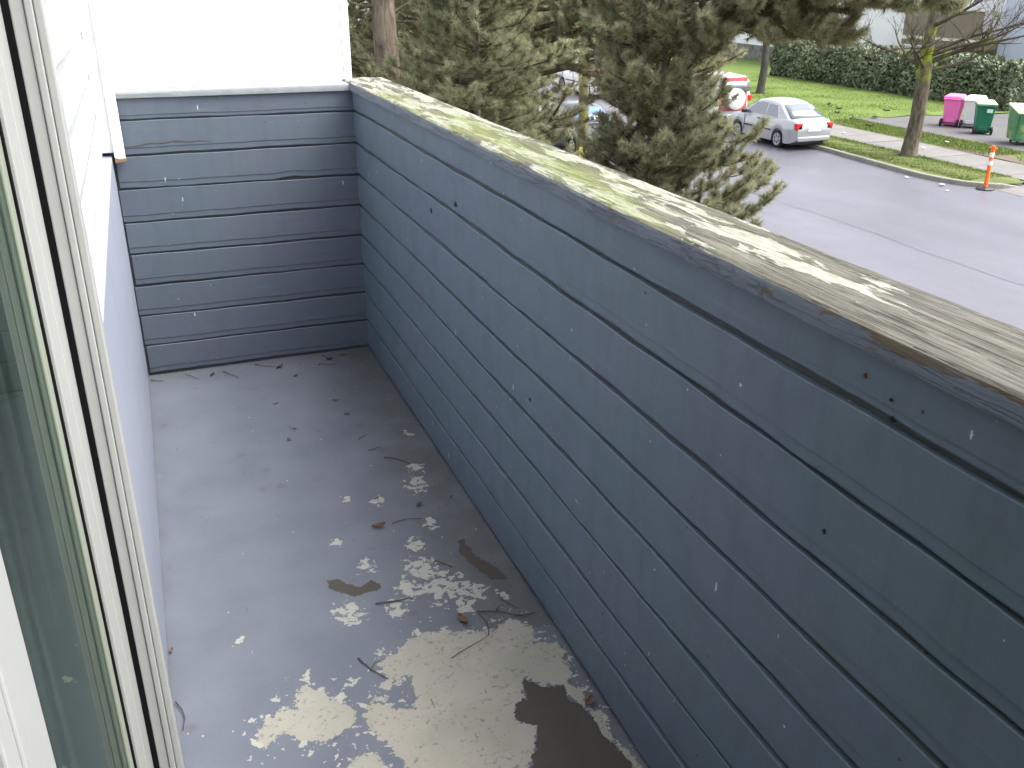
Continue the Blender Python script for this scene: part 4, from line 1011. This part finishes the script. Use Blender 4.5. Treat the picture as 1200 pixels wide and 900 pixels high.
def pine(base, top, r0, lean, label, whorls, seed, bk='bark_pine', length=None, keep=None, limbs=(), shoot=0.085, nn=70, ln=0.085, wd=0.0042, brown=0.12, dens=1.0, elev=(-5, 22), nbr=(4, 6), cat='tree', sub_k=0.36, up_bias=0.35):
    r_ = np.random.default_rng(seed)
    t = empty('pine_tree', (base[0], base[1], GZ), label, 'tree', 'pines in the front garden')
    zs = np.linspace(GZ, top, 26)
    path = np.column_stack([base[0] + lean[0] * (zs - GZ) + .03 * np.sin(zs * 1.3 + seed), base[1] + lean[1] * (zs - GZ) + .03 * np.cos(zs * 1.1 + seed), zs])
    tr_r = r0 * (1.0 - 0.85 * (zs - GZ) / (top - GZ)) * (1 + 0.35 * np.exp(-(zs - GZ) / .25))
    MB().tube(path.tolist(), tr_r.tolist(), 14).build('trunk', bk, t, smooth=True)
    tx = lambda z: np.array([np.interp(z, zs, path[:, 0]), np.interp(z, zs, path[:, 1]), z])
    br = MB(); SP, SD, ST, SL = [], [], [], []
    allb = []
    for z in whorls:
        nb = r_.integers(nbr[0], nbr[1] + 1); az0 = r_.uniform(0, 6.28)
        for k in range(nb):
            az = az0 + k * 6.283 / nb + r_.normal(0, .25); L = length(z, az) * r_.uniform(.55, 1.25)
            zz = z + r_.normal(0, .06)
            if keep is not None and not keep(zz, az, r_): continue
            if L < 0.2: continue
            e0 = R(r_.uniform(*elev)); dh = np.array([math.cos(az), math.sin(az), 0]); p0 = tx(zz)
            p1 = p0 + dh * L * .55 * math.cos(e0) + np.array([0, 0, L * .55 * math.sin(e0) - .05 * L])
            p2 = p0 + dh * L + np.array([0, 0, L * math.sin(e0) * .9 + up_bias * .35 * L])
            allb.append((p0, p1, p2, L, 1.0))
    for p0, p1, p2, dn in limbs: allb.append((np.array(p0), np.array(p1), np.array(p2), float(np.linalg.norm(np.array(p2) - np.array(p0))), dn))
    def shoots(P, frac0, step, tone0):
        seg = np.linalg.norm(np.diff(P, axis=0), axis=1); tot = seg.sum()
        n_ = max(1, int(tot * (1 - frac0) / step * dens)); ts = r_.uniform(frac0, 1, n_); ts[0] = 1.0
        cum = np.r_[0, np.cumsum(seg)] / tot
        for s_ in ts:
            i = min(np.searchsorted(cum, s_, 'right') - 1, len(P) - 2); i = max(i, 0); q = (s_ - cum[i]) / (cum[i + 1] - cum[i] + 1e-9)
            p = P[i] + (P[i + 1] - P[i]) * min(q, 1); d = (P[i + 1] - P[i]) / (seg[i] + 1e-9)
            d = d + r_.normal(0, .38, 3) * (0.5 if s_ > .97 else 1) + np.array([0, 0, up_bias]); d /= np.linalg.norm(d)
            SP.append(p); SD.append(d); SL.append(shoot * r_.uniform(.7, 1.3))
            tn_ = tone0 + r_.uniform(-.33, .36)
            if r_.uniform() < brown * (1.6 - s_): tn_ = r_.uniform(.8, 1)
            else: tn_ = min(tn_, .70)
            ST.append(tn_)
    for p0, p1, p2, L, dn in allb:
        P = bez(p0, p1, p2, 9); rb = 0.010 + 0.013 * L
        br.tube(P.tolist(), (rb * np.linspace(1, .25, 9)).tolist(), 5)
        shoots(P, .45, .085 / dn, .35)
        nsub = int(max(2, L * 6.5 * dn))
        for k in range(nsub):
            s_ = r_.uniform(.22, .97); i = int(s_ * 8); p = P[i] + (P[min(i + 1, 8)] - P[i]) * (s_ * 8 - i); d = P[min(i + 1, 8)] - P[i]; d /= np.linalg.norm(d) + 1e-9
            sd_ = np.cross(d, [0, 0, 1.0]); sd_ /= np.linalg.norm(sd_) + 1e-9
            a = r_.choice([-1, 1]) * R(r_.uniform(30, 70)); l2 = (sub_k * L * (1.15 - s_) + .16) * r_.uniform(.6, 1.2)
            dd = d * math.cos(a) + sd_ * math.sin(a) + np.array([0, 0, r_.normal(0.05, .28)]); dd /= np.linalg.norm(dd)
            Q = bez(p, p + dd * l2 * .5 - np.array([0, 0, .03]), p + dd * l2 + np.array([0, 0, up_bias * .3 * l2]), 5)
            br.tube(Q.tolist(), np.linspace(.007, .003, 5).tolist(), 4)
            shoots(Q, .25, .062 / dn, .32 if r_.uniform() < .8 else .5)
    br.build('branches', 'bark_twig', t)['kind'] = 'stuff'
    SP = np.array(SP); SD = np.array(SD); ST = np.array(ST); SL = np.array(SL)
    V, tn_ = needles(SP, SD, ST, nn, ln, wd, SL, r_)
    soup('crown', V, 3, 'needle', t, {'tone': tn_}, 'stuff')
    return t, len(SP)

CAMP = np.array([0.1245, 0.0])
def camaz(b_): return math.atan2(CAMP[1] - b_[1], CAMP[0] - b_[0])
def adiff(a, b_): return abs((a - b_ + math.pi) % (2 * math.pi) - math.pi)
cnt = []
# A: big bare trunk at the left, crown high
A = (3.36, 13.11)
cnt.append(pine(A, 9.0, 0.235, (0.0, 0.0), 'tall pine with a stout pale-barked trunk nearest the white wall corner', np.arange(-1.8, 8.6, .55), 3,
     length=lambda z, az: 1.0 if z < 1.6 else max(.3, 2.6 - .28 * (z - 1.6)), keep=lambda z, az, r_: (z > 1.6) or (adiff(az, camaz(A)) > 1.1 and r_.uniform() < .75),
     nn=40, wd=0.008, ln=.10, dens=.8, brown=.25)[1])
# B: red-barked trunk behind
Bp = (5.92, 14.38)
cnt.append(pine(Bp, 10.0, 0.19, (0.004, 0.0), 'tall red-barked pine standing behind the bushy pine', np.concatenate([np.arange(-2.9, 1.8, .22), np.arange(1.8, 9.6, .5)]), 4, bk='bark_red',
     length=lambda z, az: (2.4 if (z > -.1 or math.cos(az + .2) < .25) else .5) if z < 1.5 else max(.3, 2.5 - .24 * (z - 1.5)), keep=lambda z, az, r_: adiff(az, camaz(Bp)) > (.75 if z > .35 else .1),
     nn=44, wd=0.0075, ln=.095, dens=1.15, brown=.30)[1])
# C1: dense bushy pine just outside
C1 = (3.95, 11.0)
cnt.append(pine(C1, 3.2, 0.085, (0.0, 0.0), 'dense bushy young pine filling the view beyond the far end of the cap', np.arange(-2.6, 3.0, .13), 5,
     length=lambda z, az: min(max(.25, min(1.25, .98 - .22 * (z - .0))), .72 if (z < .05 and math.cos(az + .35) > .25) else 9), nn=54, wd=0.0062, ln=.080, brown=.05, dens=2.0)[1])
# C: young pine close by, its tips reaching over the street view
C = (5.1, 8.68)
bough = [((5.1, 8.68, 1.25), (5.60, 7.5, 1.45), (6.38, 6.35, 1.30), 3.2), ((5.1, 8.68, 1.05), (5.5, 8.0, 1.1), (5.85, 7.0, 1.02), 3.2), ((5.1, 8.68, 1.4), (5.7, 8.0, 1.5), (6.3, 7.0, 1.40), 3.2)]
cnt.append(pine(C, 4.2, 0.065, (0.012, 0.004), 'slender young pine close to the parapet with a bough over the street', np.arange(-2.6, 4.0, .17), 6,
     length=lambda z, az: max(.72, min(1.12, .76 - .36 * z)) * (1.0 if (math.cos(az + .55) > -.15 or z > .45) else .66), nn=50, wd=0.0058, ln=.074, brown=.13, dens=3.0, elev=(-8, 40), nbr=(5, 7), limbs=bough, up_bias=.5)[1])
C2 = (4.86, 8.86)
cnt.append(pine(C2, 1.7, 0.045, (0.004, 0.0), 'small bushy pine seedling crowding the left side of the slender pine', np.arange(-2.4, 1.6, .17), 16,
     length=lambda z, az: .56 if (z < -.35 or math.cos(az + .5) > -.1) else .24, nn=50, wd=0.0058, ln=.074, brown=.22, dens=2.4, elev=(-10, 40), nbr=(5, 7), up_bias=.45)[1])
# D: thinner pine between B and the road
Dp = (7.4, 13.2)
cnt.append(pine(Dp, 7.5, 0.11, (0.0, 0.0), 'thin brownish pine between the red-barked pine and the street', np.concatenate([np.arange(-.75, 1.8, .17), np.arange(1.8, 7.2, .5)]), 8,
     length=lambda z, az: max(.3, min(1.7, 1.5 - .16 * z)) if z > -.05 else (.95 if math.cos(az + .5) > -.2 else .25), nn=44, wd=0.007, ln=.085, brown=.40, dens=1.35)[1])
# E, H: pines farther back that close the gaps
for bx, by, sd_, lb in ((5.6, 18.3, 31, 'full pine farther back between the two big trunks'), (3.6, 20.5, 32, 'pine farthest back, seen left of the stout pale trunk'), (7.2, 18.7, 33, 'pine farther back, its trunk hidden behind the bushy pine')):
    cnt.append(pine((bx, by), 7.0, 0.14, (0.0, 0.0), lb, np.concatenate([np.arange(-3.0 if sd_ < 33 else -.2, 1.6, .22), np.arange(1.6, 6.6, .6)]), sd_,
         length=lambda z, az: max(.4, min(2.2, 2.0 - .25 * z)), nn=26, wd=0.013, ln=.11, brown=.28, dens=1.0, shoot=.15)[1])
print('pine shoots', cnt)

def bare_tree(name, base, r0, fork, seed, label, mat, group, twig=5, lean=(0, 0), limbs=None, topz=6.5, extra=None):
    r_ = random.Random(seed)
    t = empty(name, (base[0], base[1], GZ), label, 'tree', group)
    z0 = GZ + .05; b = MB()
    zs = [z0, z0 + .15, z0 + .5, z0 + 1.2, z0 + 2.2, fork, fork + .8, fork + 2.0, topz]
    rd_ = [r0 * 1.5, r0 * 1.15, r0, r0 * .93, r0 * .88, r0 * .95, r0 * .72, r0 * .5, r0 * .15]
    pth = [(base[0] + lean[0] * (z - z0) + .03 * math.sin(z * 2), base[1] + lean[1] * (z - z0) + .03 * math.cos(z * 1.7), z) for z in zs]
    b.tube(pth, rd_, 14); b.build('trunk', mat, t, smooth=True)
    br = MB()
    def grow(p, d, L, r, lev):
        n_ = 6; P = [Vector(p)]; d = Vector(d).normalized()
        for i in range(n_):
            d = (d + Vector((r_.gauss(0, .13), r_.gauss(0, .13), r_.gauss(.05, .10)))).normalized(); P.append(P[-1] + d * L / n_)
        br.tube(P, [r * (1 - .75 * i / n_) for i in range(n_ + 1)], 6 if lev == 0 else 4)
        if lev < 3:
            for k in range(twig if lev == 0 else 4):
                i = r_.randint(2, n_); a = r_.uniform(-1, 1)
                dd = (d + Vector((r_.gauss(0, .6), r_.gauss(0, .6), r_.gauss(.15, .4)))).normalized()
                grow(P[i], dd, L * r_.uniform(.35, .6), max(.004, r * (1 - .75 * i / n_) * .7), lev + 1)
    for k in range(limbs or 9):
        az = k * 2.4 + r_.uniform(-.3, .3); z = fork + r_.uniform(-.5, 1.6) if k < 6 else fork + r_.uniform(1.5, 3)
        e = r_.uniform(.15, .7)
        grow((base[0] + lean[0] * (z - z0), base[1] + lean[1] * (z - z0), z), (math.cos(az), math.sin(az), e), r_.uniform(1.6, 2.6), r0 * .30, 0)
    for p, d, L, r in (extra or []): grow(p, d, L, r, 0)
    br.build('branches', 'bark_limb' if mat == 'bark_street' else 'bark_dark', t)['kind'] = 'stuff'
    return t
bare_tree('street_tree', (22.75, 23.35), .235, -0.95, 21, 'bare street tree with bright moss at its fork on the verge', 'bark_street', 'bare street trees', twig=8,
          extra=[((22.75, 23.35, -1.0), (-.55, .75, .25), 2.2, .075), ((22.75, 23.35, -0.9), (.6, -.8, .42), 2.8, .085), ((22.75, 23.35, -0.6), (.7, -.6, .5), 2.6, .075), ((22.75, 23.35, -0.7), (.45, -.95, .2), 2.8, .06)])
bare_tree('street_tree', (28.7, 39.9), .19, -0.4, 22, 'dark slim tree trunk on the lawn behind the silver sedan', 'bark_dark', 'bare street trees')
mt_ = bare_tree('street_tree', (11.75, 24.5), .165, -0.3, 23, 'mossy trunk with a yellow tag in front of the dark grey car', 'bark_moss', 'bare street trees', limbs=7)
MB().box(11.60, 11.70, 24.315, 24.33, -3.35, -2.95).build('tag', plain('yellow_tag', (0.62, 0.55, 0.03), 0.5), mt_)

# ------------------------------------------------------------------ grass blades, lawn clumps, litter
def blades(name, regions, mat='blade'):
    V = []; T = []
    for x0, x1, y0, y1, n_, h in regions:
        P = np.column_stack([rng.uniform(x0, x1, n_), rng.uniform(y0, y1, n_), np.full(n_, GZ + .12)])
        a = rng.uniform(0, 6.28, n_); wv = np.column_stack([np.cos(a), np.sin(a), np.zeros(n_)]) * .008
        tip = P + np.column_stack([rng.normal(0, .025, n_), rng.normal(0, .025, n_), h * rng.uniform(.5, 1.3, n_)])
        V.append(np.stack([P - wv, P + wv, tip], 1).reshape(-1, 3)); T.append(np.repeat(rng.uniform(0, 1, n_), 3))
    o = soup(name, np.concatenate(V), 3, mat, None, {'tone': np.concatenate(T)}, 'stuff'); o['label'] = 'short green grass on the verge and lawn'; o['category'] = 'grass'
blades('grass', [(21.4, 23.1, 19.7, 32, 26000, .075), (25.2, 27.0, 22.5, 31, 16000, .06), (25.2, 31, 31, 44, 30000, .045), (31, 34.6, 31.5, 47, 12000, .04), (25.2, 26.6, 18, 23, 2500, .04)])
M['leafbrown'] = plain('dead_leaf', (0.13, 0.07, 0.035), 0.8, 0.4, 30)
M['paper'] = plain('white_paper_scrap', (0.80, 0.80, 0.80), 0.8, 0.06, 10)
M['leafdark'] = plain('wet_dark_leaf', (0.035, 0.030, 0.026), 0.45, 0.4, 30)
def leaf_mesh(nm, mat, l, w_, curl, seed):
    r_ = random.Random(seed); V = []; F = []
    for i in range(6):
        t = i / 5; ww = w_ * math.sin(math.pi * (0.08 + 0.9 * t)) * r_.uniform(.75, 1.15)
        for j in (-1, -.4, .4, 1): V.append((ww * j * .5, l * (t - .5), .002 + curl * (j * j * .5 + (t - .4) ** 2)))
    for i in range(5):
        for j in range(3): a = i * 4 + j; F.append((a, a + 1, a + 5, a + 4))
    return MB().add(V, F)
def put_leaf(name, mat, x, y, z, l, w_, ang, curl, seed, label, cat, group):
    o = leaf_mesh(name, mat, l, w_, curl, seed).build(name, mat); o.location = (x, y, z); o.rotation_euler = (0, 0, ang)
    s_ = o.modifiers.new('thick', 'SOLIDIFY'); s_.thickness = max(.0006, l * .012)
    return tag(o, label, cat, group)
for i, (x, y) in enumerate([(26.3, 33.0), (27.4, 32.6), (28.3, 33.6), (26.8, 31.0), (29.8, 32.4), (27.9, 30.9), (25.9, 35.4), (28.9, 35.0), (26.1, 29.1)]):
    put_leaf('leaf_clump', 'leafdark', x, y, GZ + .135, .30, .20, i * 1.7, .10, i, 'small dark clump of dead leaves on the bright green lawn', 'leaf', 'leaf clumps on the lawn')
for i, (x, y, l, lb) in enumerate([(20.6, 21.1, .15, 'white paper scrap on the road just out from the verge'), (20.75, 19.9, .22, 'pinkish-white crumpled paper on the road by the kerb'), (20.3, 19.25, .10, 'tiny white scrap on the road left of the orange post'),
                                   (24.2, 24.3, .16, 'white scrap on the pavement behind the bare street tree'), (23.9, 27.9, .16, 'white scrap on the pavement left of the bare tree'), (27.4, 35.2, .18, 'white scrap on the lawn behind the sedan'), (25.9, 25.0, .16, 'white scrap on the grass strip in front of the bins')]):
    put_leaf('paper_scrap', 'paper', x, y, GZ + (.012 if x < 21 else .15), l, l * .7, i * 2.1, .05 + .02 * (i % 2), i + 30, lb, 'litter', 'scraps of litter')

# ------------------------------------------------------------------ litter on the balcony floor
TW = [(0.419, 1.748, 0.467, 1.653), (0.624, 1.67, 0.733, 1.716), (0.733, 1.716, 0.738, 1.81), (0.738, 1.81, 0.82, 1.766), (0.82, 1.766, 0.872, 1.757), (0.64, 2.29, 0.73, 2.286), (0.504, 1.932, 0.603, 1.923), (0.809, 1.845, 0.839, 1.787), (0.704, 2.069, 0.739, 2.023), (0.010, 1.747, 0.022, 1.652), (0.139, 3.664, 0.187, 3.597), (0.283, 3.648, 0.336, 3.554), (0.008, 3.653, 0.055, 3.627), (0.412, 3.677, 0.488, 3.623), (0.659, 3.585, 0.729, 3.559), (0.693, 3.68, 0.715, 3.631), (0.665, 2.859, 0.695, 2.885), (0.679, 2.764, 0.725, 2.776), (0.717, 2.697, 0.783, 2.622)]
TWL = {0: 'forked dark twig at the left end of the cream bare patch', 1: 'long straight twig lying across the cream bare patch', 3: 'dark twig along the upper edge of the cream patch', 9: 'small curved twig against the door side at the bottom left',
       2: 'thin twig rising from the upper end of the long straight twig', 4: 'short twig touching the parapet beside the top of the cream patch', 5: 'thin dark stalk just right of the reddish-brown curled leaf',
       7: 'short twig near the parapet above the top of the cream patch', 8: 'short twig among the flecks right of the small bare brown patch', 10: 'second twig from the left along the foot of the end wall', 11: 'third twig from the left along the foot of the end wall',
       12: 'leftmost twig, in the corner under the end wall by the house', 13: 'twig with a dark leaf at its end under the middle of the end wall', 14: 'flat twig near the end wall, in front of its right half', 15: 'tiny twig in the right-hand heap under the end wall',
       16: 'small dark twig left of the stem, midway along the parapet', 17: 'thick dark twig between the small twig and the greenish stem',
       6: 'thin twig among the pale flecks left of the cream patch', 18: 'thin greenish stem near the parapet halfway along the floor'}
M['twig'] = plain('dark_twig', (0.050, 0.038, 0.030), 0.8, 0.4, 40)
for i, (x0, y0, x1, y1) in enumerate(TW):
    r_ = random.Random(i + 50); n_ = 6; rad = 0.0011 + 0.0008 * r_.random()
    if i in (1, 2): rad = 0.0010
    L_ = math.hypot(x1 - x0, y1 - y0); nx, ny = -(y1 - y0) / L_, (x1 - x0) / L_; bow = r_.uniform(-.12, .12) * L_
    P = [(x0 + (x1 - x0) * t + nx * (bow * math.sin(math.pi * t) + r_.gauss(0, .012) * L_), y0 + (y1 - y0) * t + ny * bow * math.sin(math.pi * t), rad + .002 + .003 * r_.random()) for t in [k / n_ for k in range(n_ + 1)]]
    b = MB().tube(P, [rad * (1.1 - .5 * k / n_) for k in range(n_ + 1)], 6)
    if i in (0, 3): q = P[3]; b.tube([q, (q[0] + .012, q[1] + .018, q[2] + .002), (q[0] + .028, q[1] + .022, q[2])], [rad * .8, rad * .6, rad * .3], 5)
    tag(b.build('fallen_twig', 'twig', smooth=True), TWL.get(i, 'short dark twig lying among the litter on the grey balcony floor'), 'twig', 'twigs fallen on the balcony floor')
LF = [(0.576, 2.289, 0.622, 2.292), (0.686, 1.817, 0.699, 1.768), (0.850, 1.41, 0.880, 1.436), (0.008, 1.921, 0.012, 1.94), (0.843, 2.369, 0.853, 2.382), (0.731, 2.358, 0.756, 2.375), (0.232, 3.617, 0.253, 3.646), (0.489, 3.597, 0.519, 3.629), (0.541, 3.49, 0.562, 3.506), (0.429, 3.256, 0.45, 3.259), (0.433, 2.949, 0.448, 2.935), (0.464, 3.026, 0.479, 3.013), (0.622, 2.443, 0.639, 2.452), (0.643, 3.215, 0.666, 3.2), (0.66, 3.085, 0.681, 3.065), (0.70, 3.62, 0.73, 3.64), (0.76, 3.66, 0.79, 3.65)]
LFL = {0: 'reddish-brown curled leaf beyond the pale flecks on the floor', 1: 'curved brown leaf at the top edge of the cream patch', 2: 'rusty brown leaf against the parapet beside the dark bare patch', 3: 'tiny rust-coloured leaf against the door side of the floor',
       4: 'dark leaf closest to the parapet, level with the pale flecks', 5: 'dark leaf right of the pale flecks beyond the reddish leaf', 6: 'dark leaf between the twigs on the left under the end wall', 7: 'dark leaf at the end of the middle twig under the end wall',
       8: 'dark leaf a little out from the middle of the end wall', 9: 'dark leaf alone in the middle of the far floor', 10: 'nearer of two small dark leaves side by side mid floor', 11: 'farther of two small dark leaves side by side mid floor',
       12: 'dark leaf lying on the pale fleck beyond the reddish leaf', 13: 'farther of two dark leaves on the right of the far floor', 14: 'nearer of two dark leaves on the right of the far floor', 15: 'dark leaf in the right-hand heap under the end wall', 16: 'dark leaf closest to the far right corner of the floor'}
for i, (x0, y0, x1, y1) in enumerate(LF):
    L_ = max(.016, math.hypot(x1 - x0, y1 - y0)); brown = i in (0, 1, 2, 3)
    put_leaf('fallen_leaf', 'leafbrown' if brown else 'leafdark', (x0 + x1) / 2, (y0 + y1) / 2, .003, L_ * .85, L_ * .36, math.atan2(y1 - y0, x1 - x0) - math.pi / 2, .12 * L_ if not brown else .25 * L_, i + 70,
             LFL.get(i, 'small dark wet leaf stuck to the grey balcony floor'), 'leaf', 'leaves fallen on the balcony floor')
# loose pine needles and crumbs along the parapet foot
nn_ = 200
px = np.where(rng.uniform(0, 1, nn_) < .7, .885 - np.abs(rng.normal(0, .09, nn_)), rng.uniform(.02, .87, nn_)); py = np.where(rng.uniform(0, 1, nn_) < .25, 3.70 - np.abs(rng.normal(0, .07, nn_)), rng.uniform(1.2, 3.69, nn_))
px = np.clip(px, .01, .875); a = rng.uniform(0, 6.28, nn_); L_ = rng.uniform(.008, .030, nn_)
d = np.column_stack([np.cos(a), np.sin(a), rng.normal(0, .04, nn_)]) * L_[:, None]; s_ = np.column_stack([-np.sin(a), np.cos(a), np.zeros(nn_)]) * .0007
P = np.column_stack([px, py, np.full(nn_, .004)])
V = np.stack([P - s_, P + s_, P + d + s_ * .6, P + d - s_ * .6], 1).reshape(-1, 3)
keepm = (V[:, 0].reshape(-1, 4).max(1) < .89) & (V[:, 1].reshape(-1, 4).max(1) < 3.70) & (V[:, 0].reshape(-1, 4).min(1) > .004)
V = V.reshape(-1, 4, 3)[keepm].reshape(-1, 3); V[:, 2] = np.maximum(V[:, 2], .003)
o = soup('needle_litter', V, 4, 'twig', None, None, 'stuff'); o['label'] = 'loose pine needles scattered on the balcony floor'; o['category'] = 'needles'
